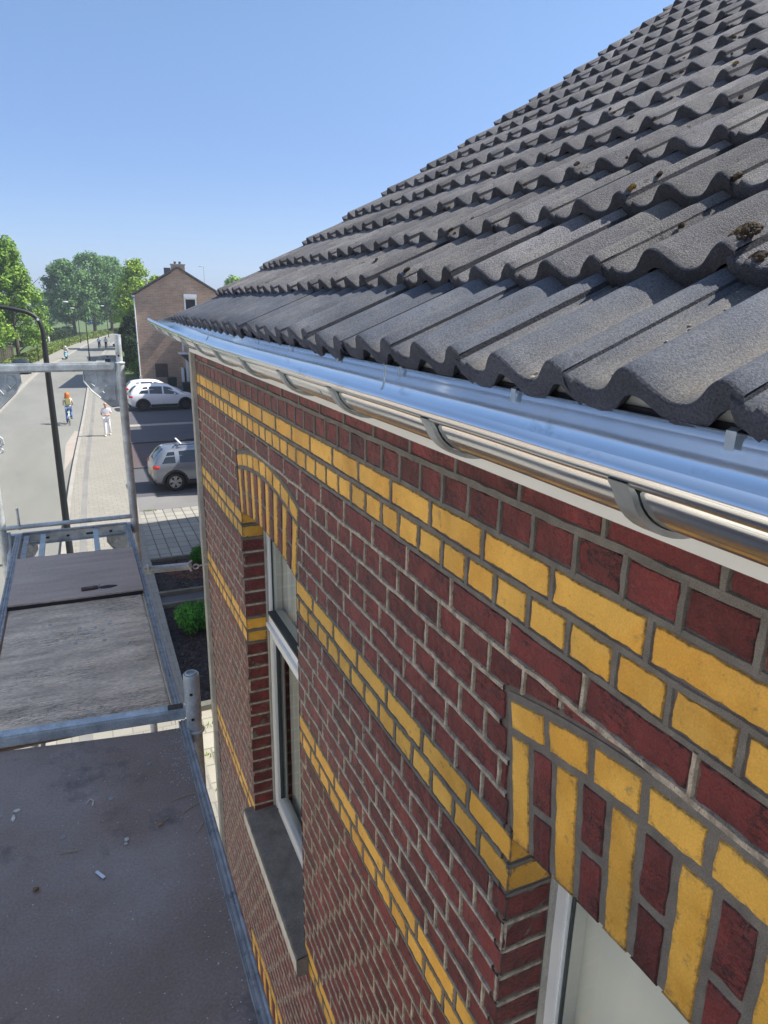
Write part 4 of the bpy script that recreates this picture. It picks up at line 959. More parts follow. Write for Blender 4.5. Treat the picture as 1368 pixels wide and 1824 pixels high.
# ------------------------------------------------------------------ trees, hedges and garden plants
def leafmat(name, c1, c2):
    m = M(name, c1, .75, var=.3, vs=.9, col2=c2, mixs=.55, mixt=(.40, .62), tone=.45, spec=.25)
    n = m.node_tree; b = n.nodes['Principled BSDF']; tr = n.nodes.new('ShaderNodeBsdfTranslucent'); mx = n.nodes.new('ShaderNodeMixShader'); mx.inputs[0].default_value = .25
    l = b.inputs['Base Color'].links[0]; n.links.new(l.from_socket, tr.inputs[0]); n.links.new(b.outputs[0], mx.inputs[1]); n.links.new(tr.outputs[0], mx.inputs[2]); n.links.new(mx.outputs[0], n.nodes['Material Output'].inputs[0]); return m
m_bark = M('tree bark', (.10, .08, .06), .95, var=.3, vs=3, bump=.8, bs=12, bd=.03)
lf_mid = leafmat('leaves mid green', (.13, .24, .035), (.24, .37, .055)); lf_blue = leafmat('leaves deep green', (.10, .20, .07), (.17, .29, .10)); lf_lime = leafmat('leaves lime green', (.20, .31, .03), (.30, .42, .045))
lf_dark = leafmat('leaves dark hedge', (.014, .035, .010), (.03, .06, .015)); lf_shrub = leafmat('leaves fresh shrub', (.035, .15, .02), (.07, .25, .035)); lf_olive = leafmat('leaves verge', (.13, .19, .04), (.20, .25, .06)); lf_far = leafmat('leaves haze tinted wood', (.055, .11, .085), (.08, .14, .10))  # far wood leaves take the distance haze as a bluish tint
def leaves(b, c, rad, n, size, r_, flat=.0):
    for _ in range(n):
        d = Vector((r_.gauss(0, 1), r_.gauss(0, 1), r_.gauss(0, 1))).normalized(); q = r_.random()**.45
        p = Vector((c[0]+d.x*rad[0]*q, c[1]+d.y*rad[1]*q, c[2]+d.z*rad[2]*q))
        nrm = (d+Vector((r_.gauss(0, .5), r_.gauss(0, .5), r_.gauss(0, .5)+.35))).normalized(); a = nrm.orthogonal().normalized(); a.rotate(Matrix.Rotation(r_.random()*6.3, 3, nrm)); e = nrm.cross(a); s = size*r_.uniform(.6, 1.3)
        b.add([p-a*s*.5, p+e*s*.32, p+a*s*.5, p-e*s*.32], [(0, 1, 2, 3)], 0, min(1, max(0, .5+.30*r_.gauss(0, 1))))
def tree(x, y, h, cr, cz0, shape, mat, label, nclump=70, per=75, leaf=.38, seed=1, group='trees along the far street', name='tree', trunk=.22, cat='tree'):
    r_ = random.Random(seed); t = thing(name, (x, y, GZ), label, cat, group)
    tb = MB(); lean = Vector((r_.uniform(-.3, .3), r_.uniform(-.3, .3), 0))
    tb.tube([(x, y, GZ-.1), (x+lean.x*.3, y, GZ+cz0), Vector((x, y, GZ+h*.6))+lean, Vector((x, y, GZ+h*.85))+lean*1.2], [trunk*1.25, trunk, trunk*.55, trunk*.15], 9)
    for k in range(9):
        a = r_.random()*6.28; z0 = cz0*.8+(h-cz0)*.6*k/9; e = cr*r_.uniform(.5, .8); p = Vector((x, y, GZ+z0))
        tb.tube([p, p+Vector((math.cos(a)*e*.5, math.sin(a)*e*.5, e*.35)), p+Vector((math.cos(a)*e, math.sin(a)*e, e*.8))], [trunk*.4, trunk*.25, trunk*.08], 6)
    tb.build('trunk', m_bark, t)
    b = MB(); hc = h-cz0
    for k in range(nclump):
        v = r_.random()**.85; a = r_.random()*6.28318
        if shape == 'cone': w_ = (1-v)**.62*(1 if v > .10 else .75+2.5*v)
        elif shape == 'round': w_ = math.sqrt(max(0, 1-(2*v-1)**2))**.8
        else: w_ = (1-v**2.2)*(.80+.4*min(1, v*4)) if v < .93 else .2
        q = cr*w_*(.25+.72*math.sqrt(r_.random())); rr = cr*r_.uniform(.16, .30)
        leaves(b, (x+math.cos(a)*q+lean.x*v, y+math.sin(a)*q, GZ+cz0+hc*(.04+.92*v)), (rr, rr, rr*.8), per, leaf, r_)
    b.build('crown', mat, t, fixn=False); return t
tree(-6.3, 88, 13.5, 4.0, 1.6, 'cone', lf_mid, 'tall pointed green tree at the left edge, its tip highest of the left trees', 150, 95, .34, 11)
tree(-9.4, 82, 12.0, 3.6, 1.5, 'cone', lf_mid, 'yellow green pointed tree cut by the left edge of the picture', 130, 95, .34, 12)
tree(-10.4, 96, 14.2, 3.5, 1.8, 'cone', lf_mid, 'darker pointed tree behind the other left trees', 100, 90, .36, 13)
tree(.2, 160, 15.0, 5.2, 2.4, 'round', lf_blue, 'leftmost of the big round green trees behind the tall grey lamp', 130, 90, .50, 21, trunk=.32)
tree(4.2, 166, 16.8, 5.6, 2.4, 'round', lf_blue, 'highest round dome tree in the middle of the far tree group', 140, 90, .50, 22, trunk=.32)
tree(8.0, 172, 16.6, 5.6, 2.4, 'round', lf_blue, 'round dark green tree right of the highest dome tree', 130, 90, .50, 23, trunk=.32)
tree(11.8, 176, 14.2, 5.0, 2.4, 'round', lf_blue, 'lower green tree between the round group and the lime tree', 100, 90, .5, 24, trunk=.3)
tree(-5.5, 210, 9.0, 4.5, 1.0, 'round', lf_blue, 'small distant tree seen between the pointed trees and the round group', 60, 70, .6, 25)
tree(9.0, 112, 13.4, 3.6, 1.2, 'oval', lf_lime, 'bright lime green tree left of the brown gable', 130, 95, .36, 31)
tree(12.6, 118, 11.0, 2.9, 1.5, 'oval', lf_lime, 'lime green tree partly hidden by the gable roof', 90, 85, .38, 32)
tree(25.8, 122, 11.4, 3.2, 2.0, 'round', lf_mid, 'round green treetop just above the far end of the tiled roof', 90, 85, .38, 33)
tree(30.0, 128, 10.6, 3.2, 2.0, 'round', lf_mid, 'green treetop right of the gable, behind the tiled roof', 70, 75, .4, 34)
tree(5.9, 90, 5.2, 1.7, .5, 'oval', lf_dark, 'dark bushy evergreen beside the gable house hedge', 60, 80, .30, 41, trunk=.12)
tree(6.6, 97, 5.8, 1.9, .4, 'oval', lf_mid, 'green bush with sunlit top behind the dark evergreen', 60, 80, .32, 42, trunk=.12)
def hedge(name, pts, wd, h, mat, label, n, leaf, seed, cat='hedge', kind=None):
    r_ = random.Random(seed); b = MB(); L_ = [math.dist(p, q) for p, q in zip(pts[:-1], pts[1:])]; tot = sum(L_)
    for _ in range(n):
        d = r_.random()*tot; k = 0
        while d > L_[k] and k < len(L_)-1: d -= L_[k]; k += 1
        p, q = Vector((*pts[k], 0)), Vector((*pts[k+1], 0)); u = d/L_[k]; c = p.lerp(q, u); s = (q-p).normalized(); sd = Vector((s.y, -s.x, 0))
        off = r_.uniform(-.5, .5)*wd; hh = h*(1+.25*nz(c.x*.5, c.y*.5, seed))*(1-.3*abs(off/wd*2)**3); z = hh*r_.random()**.55
        pp = c+sd*off+Vector((0, 0, GZ+z)); nrm = Vector((r_.gauss(0, 1), r_.gauss(0, 1), abs(r_.gauss(0, 1))+.3)).normalized(); a = nrm.orthogonal().normalized(); e = nrm.cross(a); sz = leaf*r_.uniform(.6, 1.3)
        b.add([pp-a*sz*.5, pp+e*sz*.35, pp+a*sz*.5, pp-e*sz*.35], [(0, 1, 2, 3)], 0, min(1, max(0, r_.gauss(.5, .25))))
    o = b.build(name, mat, fixn=False, base=(pts[0][0], pts[0][1], GZ)); return tag(o, label, cat, kind=kind)
hedge('hedge', [(4.75, 74.5), (5.3, 84), (6.2, 92)], 1.3, 3.0, lf_dark, 'tall dark hedge between the street and the brown gable house', 12000, .22, 51)
hedge('hedge', [(4.5, 70.5), (6.5, 73.2)], 1.2, 1.15, lf_mid, 'low light green hedge in front of the dark hedge', 4000, .16, 52)
hedge('verge', [(-6.8, 78), (-6.1, 86), (-5.1, 96), (-2.3, 121), (1.8, 146)], 2.0, .95, lf_olive, 'overgrown green verge along the left pavement', 15000, .30, 53, 'verge', 'stuff')
hedge('verge', [(1.9, 146), (6.4, 170), (13, 196), (24, 230)], 3., .9, lf_olive, 'green verge below the round trees', 7000, .45, 54, 'verge', 'stuff')
hedge('hedge', [(-9, 120), (-4, 138), (-1, 158)], 2.5, 1.9, lf_dark, 'dark low hedge behind the left globe lamp', 6000, .4, 55)
def shrub(x, y, r, h, mat, label, n, leaf, seed):
    t = thing('shrub', (x, y, GZ+.04), label, 'shrub', 'shrubs in the front garden'); r_ = random.Random(seed); b = MB()
    for k in range(46):
        a = r_.random()*6.28; q = r*.72*math.sqrt(r_.random()); z = h*(.25+.5*r_.random()*(1-(q/r)**2))
        leaves(b, (x+math.cos(a)*q, y+math.sin(a)*q, GZ+z+.05), (r*.34, r*.34, h*.28), n//46, leaf, r_)
    b.build('foliage', mat, t, fixn=False); b = MB()
    for k in range(6):
        a = k*1.05; b.tube([(x, y, GZ), (x+math.cos(a)*r*.4, y+math.sin(a)*r*.4, GZ+h*.6)], [.012, .005], 6)
    b.build('stem', m_bark, t)
shrub(1.10, 13.1, .52, .70, lf_shrub, 'round fresh green shrub on dark soil beside the house corner', 9000, .05, 61)
shrub(1.95, 17.0, .40, .62, lf_shrub, 'second green shrub behind the wall tie, farther back', 6000, .05, 62)
# bark chips
b = MB(); r_ = random.Random(5)
for _ in range(9000):
    y = r_.uniform(10.1, 14.4) if r_.random() < .72 else r_.uniform(15.25, 17.5); x = r_.uniform(.55, 3.6); e = r_.uniform(.012, .035); a = r_.random()*6.3
    n_ = Vector((r_.gauss(0, .5), r_.gauss(0, .5), 1)).normalized(); A_ = n_.orthogonal().normalized(); A_.rotate(Matrix.Rotation(a, 3, n_)); B_ = n_.cross(A_); c = Vector((x, y, GZ+.06+r_.random()*.015))
    b.add([c-A_*e-B_*e*.4, c+A_*e-B_*e*.4, c+A_*e+B_*e*.4, c-A_*e+B_*e*.4], [(0, 1, 2, 3)], 0, r_.random())
tag(b.build('bark_mulch', M('bark chips', (.045, .034, .034), .95, var=.4, vs=20, tone=.8), fixn=False), 'dark bark mulch covering the garden beds', 'mulch', kind='stuff')
# weeds in the joints
b = MB()
for _ in range(500):
    k = r_.random()
    if k < .4: x, y = r_.uniform(.9, 1.3), 22.45+r_.gauss(0, .05)
    elif k < .8: x, y = r_.uniform(.3, 1.2), r_.choice([6.1, 6.95, 7.8, 8.6, 9.4])+r_.gauss(0, .04)
    else: x, y = r_.uniform(.8, 3), 22.45+r_.gauss(0, .02)
    h = r_.uniform(.02, .07); c = Vector((x, y, GZ+.07)); d = Vector((r_.gauss(0, .03), r_.gauss(0, .03), h)); b.add([c+Vector((-.012, 0, 0)), c+Vector((.012, 0, 0)), c+d], [(0, 1, 2)], 0, r_.random())
tag(b.build('weeds', lf_olive, fixn=False), 'small weeds in the paving joints', 'weeds', kind='stuff')
# far wood
b = MB(); r_ = random.Random(9)
for k in range(150):
    x = -160+k*3.4+r_.uniform(-2, 2); y = 420+r_.uniform(-25, 25)+abs(x)*.2; h = 13+5*nz(x*.02, 1, 1)+3*nz(x*.07, 5, 1)
    leaves(b, (x, y, GZ+h*.5), (5, 5, h*.55), 70, 2.2, r_)
tag(b.build('far_wood', lf_far, fixn=False), 'bluish line of distant woodland on the horizon', 'wood', kind='stuff')

# ------------------------------------------------------------------ fence, lamps, signs
fe = thing('wooden_fence', (-8.6, 92.5, GZ), 'grey brown upright plank fence under the left trees', 'fence')
m_plank = M('weathered planks', (.22, .17, .13), .9, var=.3, vs=2, tone=.4)
b = MB()
for k in range(16): b.box((-10.6+k*.22, 92.6, GZ+.85+.03*nz(k, 1, 1)), (.19, .03, 1.7), tone=r_.random())
b.build('planks', m_plank, fe, fixn=True)
for x in (-10.7, -8.9, -7.15):
    b = MB(); b.box((x, 92.7, GZ+.9), (.12, .12, 1.8)); b.build('post', m_plank, fe)
m_lampb = M('black lamp paint', (.010, .014, .016), .55, var=.15, vs=3); m_lampg = M('pale grey lamp paint', (.42, .45, .45), .5, var=.1)
def lamp(x, y, h, arm, mat, label, r=.06, side=-1, rise=.3, head=(.5, .18, .10), cat='street lamp', dy=0.):
    t = thing('street_lamp', (x, y, GZ), label, cat, 'street lamps')
    b = MB(); b.tube([(x, y, GZ), (x, y, GZ+h*.35), (x, y, GZ+h)], [r*1.25, r, r*.8], 14); b.lathe((x, y, GZ), (0, 0, 1), [(r*2, 0), (r*2, .03), (r*1.35, .05), (r*1.35, .9), (r*1.2, .95)], 14); b.build('pole', mat, t)
    if arm:
        b = MB(); b.tube([(x, y, GZ+h-.05), (x+side*arm*.15, y+dy*.15, GZ+h+rise*.35), (x+side*arm, y+dy, GZ+h+rise)], r*.6, 10); b.build('arm', mat, t)
    b = MB(); b.sphere((x+side*(arm+head[0]*.4), y+dy, GZ+h+rise), (head[0]*.55, head[1], head[2]), 0, 3); b.build('lamp_head', M('grey lamp housing', (.45, .47, .48), .4), t); return t
# near black lamp with a bent arm
t = thing('street_lamp', (-1.31, 18.6, GZ), 'nearest street lamp, thick black pole with arm bent to the left', 'street lamp', 'street lamps')
b = MB(); x, y = -1.33, 18.6; b.tube([(x, y, GZ), (x, y, GZ+1.6), (x, y, -1.6), (x, y, -.55)], [.088, .085, .072, .060], 20); pl = b.build('pole', m_lampb, t)
b = MB(); b.tube(smooth([(x, y, -.56), (x-.005, y, -.25), (x-.07, y, -.02), (x-.22, y, .13), (x-.5, y, .22), (x-.9, y, .29), (x-1.35, y, .34)], 6), .052, 14); b.build('arm', m_lampb, t)
b = MB(); b.sphere((x-1.65, y, .33), (.38, .15, .09), 0, 3); b.build('lamp_head', m_lampb, t)
b = MB(); b.box((x-.075, y-.05, .0), (.05, .03, .05), bev=.008); b.build('cap', m_whitep, t)
lamp(1.07, 91.5, 5.95, 1.75, m_lampb, 'dark lamp post with long arm reaching left, at the right kerb', .06, -1, .8, (.6, .22, .12))
lamp(.69, 130.5, 5.7, .5, m_lampb, 'thin dark lamp post on the left pavement farther down', .06, -1, .1, (.7, .2, .1))
lamp(3.92, 165, 6.2, .3, m_lampb, 'far dark lamp post right of the leaning tall lamp, before the round trees', .07, 1, .15, (.8, .25, .12))
lamp(6.3, 154, 6.0, .4, m_lampb, 'dark lamp post beside the two distant cyclists', .07, -1, .15, (.7, .25, .12))
lamp(-1.31, 165, 11.8, .6, m_lampg, 'tall pale grey lamp mast in front of the left round tree', .11, -1, .1, (.9, .3, .14))
lamp(-4.43, 90, 2.9, 0, m_lampb, 'short thin dark post in the left verge', .045, 1, 0, (.1, .08, .06), 'post')
lamp(23.8, 140, 13.6, .3, m_lampg, 'thin tall mast rising above the tree line right of the gable', .07, -1, .1, (.7, .2, .1))
for (x, y, h, lb) in ((-5.25, 153, 1.25, 'white globe garden lamp on a short post by the left trees'), (.45, 192, 2.2, 'white globe lamp on a pole under the round trees')):
    t = thing('globe_lamp', (x, y, GZ), lb, 'globe lamp', 'globe lamps'); b = MB(); b.tube([(x, y, GZ), (x, y, GZ+h)], .10, 10); b.build('post', m_lampg, t); b = MB(); b.sphere((x, y, GZ+h+.3), .42 if h > 2 else .36, 0, 3); b.build('globe', m_whitep, t)
t = thing('sign_post', (4.75, 72.4, GZ), 'grey T shaped post in front of the dark hedge beside the gable house', 'sign post')
b = MB(); b.tube([(4.80, 72.4, GZ), (4.80, 72.4, -5.47)], .035, 8); b.build('post', m_lampg, t); b = MB(); b.box((4.66, 72.4, -5.43), (.95, .10, .09), bev=.02); b.build('arm', m_lampg, t)
m_blue = M('blue board', (.02, .05, .35), .5)
t = thing('blue_board', (11.8, 236, GZ), 'blue board with a white figure among the far trees', 'board'); b = MB(); b.box((11.8, 236, -4.1), (2.4, .15, 2.6), bev=.04); bd_ = b.build('panel', m_blue, t); b = MB(); b.box((11.8, 235.9, -4.1), (.5, .04, 1.2)); b.box((11.8, 235.9, -3.4), (.9, .04, .5)); b.build('figure', m_whitep, bd_); b = MB(); b.tube([(11.8, 236, GZ), (11.8, 236, -5.4)], .08, 8); b.build('post', m_lampg, t)

# ------------------------------------------------------------------ cars
m_carglass = mat_carglass
m_tyre = M('tyre rubber', (.015, .015, .016), .8, var=.1); m_rim = M('alloy rim', (.45, .46, .48), .35, .8, var=.05); m_darkrim = M('dark alloy rim', (.10, .10, .11), .35, .8, var=.05)
m_trimb = M('black plastic trim', (.02, .02, .022), .6, var=.1)
def interp(st, x):
    for a, c in zip(st[:-1], st[1:]):
        if a[0] <= x <= c[0]: u = (x-a[0])/(c[0]-a[0]); return [p+(q-p)*u for p, q in zip(a, c)]
    return list(st[0] if x < st[0][0] else st[-1])
def car(name, loc, rz, st, paint, label, wx, wr, rimm, glass_x, roofbars=False, tail=True, cladding=False, group='parked cars'):
    t = thing(name, (0, 0, 0), label, 'car', group); st = smooth(st, 5)
    def ring(x):
        _, zl, zb, zr, hl, hb, hr = interp(st, x)
        zr = max(zr, zb+.012)
        h = [(0, zl), (hl*.86, zl), (hl*.97, zl+.07), (hb, zl+(zb-zl)*.45), (hb*1.0, zl+(zb-zl)*.72), (hb*.965, zb), (hb*.955+(hr-hb*.955)*.5, zb+(zr-zb)*.5), (hr, zr-.07*min(1, (zr-zb)/.3)), (hr*.82, zr-.012), (0, zr+.012)]
        return [Vector((x, -y, z)) for y, z in h]+[Vector((x, y, z)) for y, z in h[-2:0:-1]]
    b = MB(); xs = [st[0][0]+(st[-1][0]-st[0][0])*i/46 for i in range(47)]; vs = []; n = 18
    for x in xs: vs += ring(x)
    b.add(vs, [(i*n+k, i*n+(k+1) % n, (i+1)*n+(k+1) % n, (i+1)*n+k) for i in range(46) for k in range(n)]+[tuple(range(n)), tuple(46*n+k for k in range(n))[::-1]])
    body = b.build('body', [paint, m_trimb], t, ang=38)
    W = max(s[5] for s in st)
    cut = MB()
    for x in wx: 
        for s in (-1, 1): cut.lathe((x, s*(W-.24), wr), (0, s, 0), [(0, 0), (wr+.055, 0), (wr+.055, .6), (0, .6)], 28, 1)
    cu = cut.build('cutter', m_trimb); 
    md = body.modifiers.new('arch', 'BOOLEAN'); md.object = cu; md.operation = 'DIFFERENCE'; md.solver = 'EXACT'
    bpy.context.view_layer.update(); dg = bpy.context.evaluated_depsgraph_get(); me = bpy.data.meshes.new_from_object(body.evaluated_get(dg)); body.modifiers.clear(); body.data = me; bpy.data.objects.remove(cu)
    def side(x, v, s, o=.012):
        _, zl, zb, zr, hl, hb, hr = interp(st, x); y = hb*.965+(hr-hb*.965)*v; z = zb+(zr-.07-zb)*v if zr-zb > .2 else zb+(zr-zb)*v
        return Vector((x, s*(y+o), z+o*.3))
    for (xa, xb, xc, xd) in glass_x['side']:      # bottom rear, bottom front, top front, top rear
        for s in (-1, 1):
            g = MB(); g.grid(8, 5, lambda u, v: side((xa+(xb-xa)*u)*(1-v)+(xd+(xc-xd)*u)*v, .05+.83*v, s)); g.build('side_window', m_carglass, t, fixn=True)
    for nm, (xa, xb) in (('windscreen', glass_x['front']), ('rear_window', glass_x['rear'])):
        g = MB(); g.grid(8, 8, lambda u, v: Vector((xa+(xb-xa)*v, (u-.5)*2*interp(st, xa+(xb-xa)*v)[6]*.86, max(interp(st, xa+(xb-xa)*v)[3], interp(st, xa+(xb-xa)*v)[2])+.016-.05*(abs(u-.5)*2)**3))); g.build(nm, m_carglass, t)
    for x in wx:
        for s in (-1, 1):
            wm = MB(); y = s*(W-.13); wm.lathe((x, y, wr), (0, s, 0), [(wr*.62, -.09), (wr*.93, -.09), (wr, -.05), (wr, .06), (wr*.93, .10), (wr*.66, .10), (wr*.62, .07)], 30, 0); wh = wm.build('wheel', m_tyre, t)
            rm = MB(); rm.lathe((x, y, wr), (0, s, 0), [(wr*.66, .095), (wr*.60, .085), (wr*.58, .03), (0, .02)], 30, 1)
            rm.lathe((x, y, wr), (0, s, 0), [(wr*.15, .03), (wr*.13, .09), (0, .09)], 14, 0)
            for k in range(5):
                a = 2*PI*k/5+.3; d = Vector((math.cos(a), 0, math.sin(a))); e = Vector((-math.sin(a), 0, math.cos(a))); c = Vector((x, y+s*.075, wr))
                for q in (-.045, .045): rm.add([c+d*wr*.12+e*.03, c+d*wr*.12-e*.03, c+d*wr*.62+e*(q-.028), c+d*wr*.62+e*(q+.028)], [(0, 1, 2, 3)], 0)
            rm.ring((x, y+s*.085, wr), (0, 1, 0), wr*.63, .012, 28, 6, 0); rm.build('rim', [rimm, m_trimb], wh, fixn=False)
            if cladding:
                am = MB(); n2 = 20; vs = []
                for k in range(n2+1):
                    a = -.12+ (PI+.24)*k/n2; d = Vector((math.cos(a), 0, math.sin(a)))
                    for rr, oo in ((wr+.045, .0), (wr+.055, .022), (wr+.125, .016), (wr+.13, -.01)): vs.append(Vector((x, s*(W+oo-.012), wr))+d*rr)
                am.add(vs, [(k*4+q, k*4+q+1, (k+1)*4+q+1, (k+1)*4+q) for k in range(n2) for q in range(3)]); am.build('wheel_arch', m_trimb if cladding == 1 else paint, t)
    if cladding:
        for s in (-1, 1):
            c = MB(); c.box(((wx[0]+wx[1])/2, s*(W-.02), .34), (wx[1]-wx[0]-2*wr-.28, .06, .14), bev=.02); c.build('sill_trim', m_trimb, t)
    xr, xf = st[0][0], st[-1][0]
    for s in (-1, 1):
        z = .92
        l = MB(); l.sphere((xr+.16, s*(W-.16), z), (.17, .15, .11), 0, 3); l.build('tail_light', M('red tail light', (.60, .03, .02), .15, var=0), t)
        l = MB(); l.sphere((xf-.36, s*(W-.22), .74), (.27, .12, .075), 0, 3); l.build('headlight', M('headlight glass', (.10, .12, .14), .08, var=0), t)
        mi = MB(); mi.sphere((glass_x['front'][1]-.55, s*(W+.10), interp(st, 0)[2]+.03), (.07, .11, .075), 0, 2); mi.tube([(glass_x['front'][1]-.55, s*(W-.06), interp(st, 0)[2]), (glass_x['front'][1]-.55, s*(W+.06), interp(st, 0)[2]+.01)], .02, 6); mi.build('mirror', paint, t)
        for xh in glass_x['handles']:
            h = MB(); h.box((xh, s*(W+.012), interp(st, xh)[2]-.10), (.17, .03, .028), bev=.008); h.build('door_handle', paint, t)
        sm_ = MB(); 
        for xx in glass_x['seams']: sm_.tube([side(xx, .0, s, .001)-Vector((0, 0, .02)), Vector((xx, s*(W+.0005), .55)), Vector((xx, s*(W-.012), .34))], .005, 4)
        sm_.build('door_gap', m_trimb, t)
    pb = MB(); pb.box((xr-.004, 0, .62), (.02, .52, .11), bev=.004); pb.build('number_plate', M('yellow number plate', (.62, .40, .03), .5), t)
    pb = MB(); pb.box((xf+.002, 0, .42), (.02, .52, .11), bev=.004); pb.build('number_plate', M('yellow number plate', (.62, .40, .03), .5), t)
    bp = MB(); bp.box((xr+.05, 0, .33), (.16, W*1.7, .14), bev=.03); bp.build('rear_bumper_trim', m_trimb, t)
    if roofbars:
        zr = interp(st, -.3)[3]
        for s in (-1, 1):
            r = MB(); r.tube([(-1.25, s*.50, zr-.02), (-1.15, s*.50, zr+.06), (.6, s*.50, zr+.07), (.72, s*.50, zr)], .018, 8); r.build('roof_rail', m_trimb, t)
        for x in (-.95, .15):
            r = MB(); r.box((x, 0, zr+.115), (.075, 1.18, .035), bev=.012); r.build('roof_bar', m_whitep, t)
            for s in (-1, 1): r = MB(); r.box((x, s*.52, zr+.085), (.09, .05, .07), bev=.01); r.build('bar_foot', m_trimb, t)
    t.location = loc; t.rotation_euler = (0, 0, rz); return t
suv = [(-2.02, .42, .80, .86, .72, .76, .66), (-1.98, .33, .95, 1.0, .80, .84, .68), (-1.86, .28, 1.03, 1.22, .84, .865, .66), (-1.60, .26, 1.05, 1.50, .85, .875, .62), (-1.2, .24, 1.04, 1.565, .86, .88, .60), (-.4, .22, 1.02, 1.59, .86, .88, .60), (.3, .22, 1.00, 1.55, .86, .88, .59), (.75, .22, .99, 1.30, .86, .88, .62), (1.10, .22, .97, 1.0, .86, .88, .66), (1.6, .24, .90, .91, .85, .86, .66), (1.9, .28, .78, .80, .80, .82, .62), (2.06, .34, .62, .64, .70, .72, .5)]
gx = dict(side=[(-1.70, -1.22, -1.22, -1.46), (-1.06, -.22, -.22, -1.06), (-.12, .82, .42, -.12)], front=(.36, 1.06), rear=(-1.93, -1.58), handles=(-.95, .0), seams=(-1.15, -.17, .88))
silver = P(P(M('silver grey car paint', (.24, .26, .29), .3, .55, var=.03, coat=.6), 'Coat Roughness', .05), 'Roughness', .32)
white = P(M('white car paint', (.78, .79, .82), .3, var=.02, coat=.7), 'Coat Roughness', .04)
Dx = 25.6
car('silver_suv', (3.50, Dx, GZ+.10), .035, suv, silver, 'silver grey small off-roader with white roof bars, its tail towards the pavement', (-1.27, 1.23), .345, m_rim, gx, True, cladding=1)
wsuv = [(-2.15, .45, .80, .84, .74, .78, .66), (-2.10, .34, .98, 1.02, .82, .86, .68), (-1.92, .28, 1.08, 1.30, .86, .89, .66), (-1.62, .26, 1.10, 1.53, .87, .90, .62), (-1.1, .24, 1.08, 1.62, .88, .91, .60), (-.3, .22, 1.04, 1.655, .88, .91, .60), (.3, .22, 1.01, 1.60, .88, .91, .60), (.85, .22, .99, 1.33, .88, .91, .64), (1.25, .22, .98, 1.03, .87, .90, .68), (1.75, .24, .92, .93, .85, .88, .66), (2.05, .30, .78, .80, .80, .82, .60), (2.2, .40, .60, .62, .66, .68, .5)]
gw = dict(side=[(-1.55, -.98, -.98, -1.22), (-.88, -.10, -.10, -.88), (0, 1.0, .46, 0)], front=(.42, 1.20), rear=(-2.03, -1.64), handles=(-.78, .12), seams=(-.98, -.05, 1.02))
car('white_suv', (4.38, 46.6, GZ+.10), .02, wsuv, white, 'white off-roader in front of the other white car, its rear half in the sun', (-1.33, 1.31), .345, m_darkrim, gw, cladding=1)
hb_ = [(-1.95, .40, .74, .78, .70, .74, .62), (-1.90, .30, .90, .94, .78, .82, .64), (-1.76, .24, .98, 1.14, .82, .85, .62), (-1.45, .22, 1.0, 1.38, .83, .86, .58), (-1.0, .20, .98, 1.47, .84, .87, .56), (-.2, .20, .95, 1.49, .84, .87, .56), (.4, .20, .93, 1.40, .84, .87, .56), (.9, .20, .91, 1.14, .84, .87, .60), (1.2, .20, .90, .94, .83, .86, .64), (1.6, .22, .82, .83, .81, .84, .62), (1.86, .26, .70, .71, .76, .78, .56), (1.98, .34, .56, .58, .62, .64, .45)]
gc = dict(side=[(-1.45, -.98, -.98, -1.18), (-.88, -.10, -.10, -.88), (0, .98, .48, 0)], front=(.46, 1.14), rear=(-1.84, -1.50), handles=(-.75, .15), seams=(-.96, -.05, .98))
car('white_hatchback', (4.25, 51.0, GZ+.10), .02, hb_, white, 'white hatchback half hidden behind the white off-roader', (-1.2, 1.22), .31, m_darkrim, gc)
black = P(M('black car paint', (.012, .013, .016), .25, var=.02, coat=.6), 'Coat Roughness', .05)
car('black_car', (-5.45, 75.4, GZ), PI/2+.04, hb_, black, 'black car with orange yellow number plate parked on the left, seen from behind', (-1.2, 1.22), .31, m_rim, gc)
car('blue_car', (5.9, 234, GZ+.2), 0, wsuv, P(M('blue car paint', (.02, .06, .42), .3, var=.02, coat=.6), 'Coat Roughness', .05), 'blue car parked under the far round trees', (-1.33, 1.31), .345, m_rim, gw)

# ------------------------------------------------------------------ people and bicycles
def skin(name, pts, edges, mat, parent, sub=2):
    me = bpy.data.meshes.new(name); keys = list(pts); ix = {k: i for i, k in enumerate(keys)}
    me.from_pydata([pts[k][:3] for k in keys], [(ix[a], ix[c]) for a, c in edges], []); me.materials.append(mat)
    o = bpy.data.objects.new(name, me); C.objects.link(o); md = o.modifiers.new('skin', 'SKIN'); md.use_smooth_shade = True
    for k in keys:
        v = me.skin_vertices[0].data[ix[k]]; r = pts[k][3]; v.radius = (r, pts[k][4] if len(pts[k]) > 4 else r); v.use_root = (k == keys[0])
    s = o.modifiers.new('sub', 'SUBSURF'); s.levels = sub; s.render_levels = sub
    bpy.context.view_layer.update(); dg = bpy.context.evaluated_depsgraph_get(); m2 = bpy.data.meshes.new_from_object(o.evaluated_get(dg)); o.modifiers.clear(); o.data = m2
    o.parent = parent; return o
m_skin = M('skin', (.52, .30, .22), .6, var=.05)
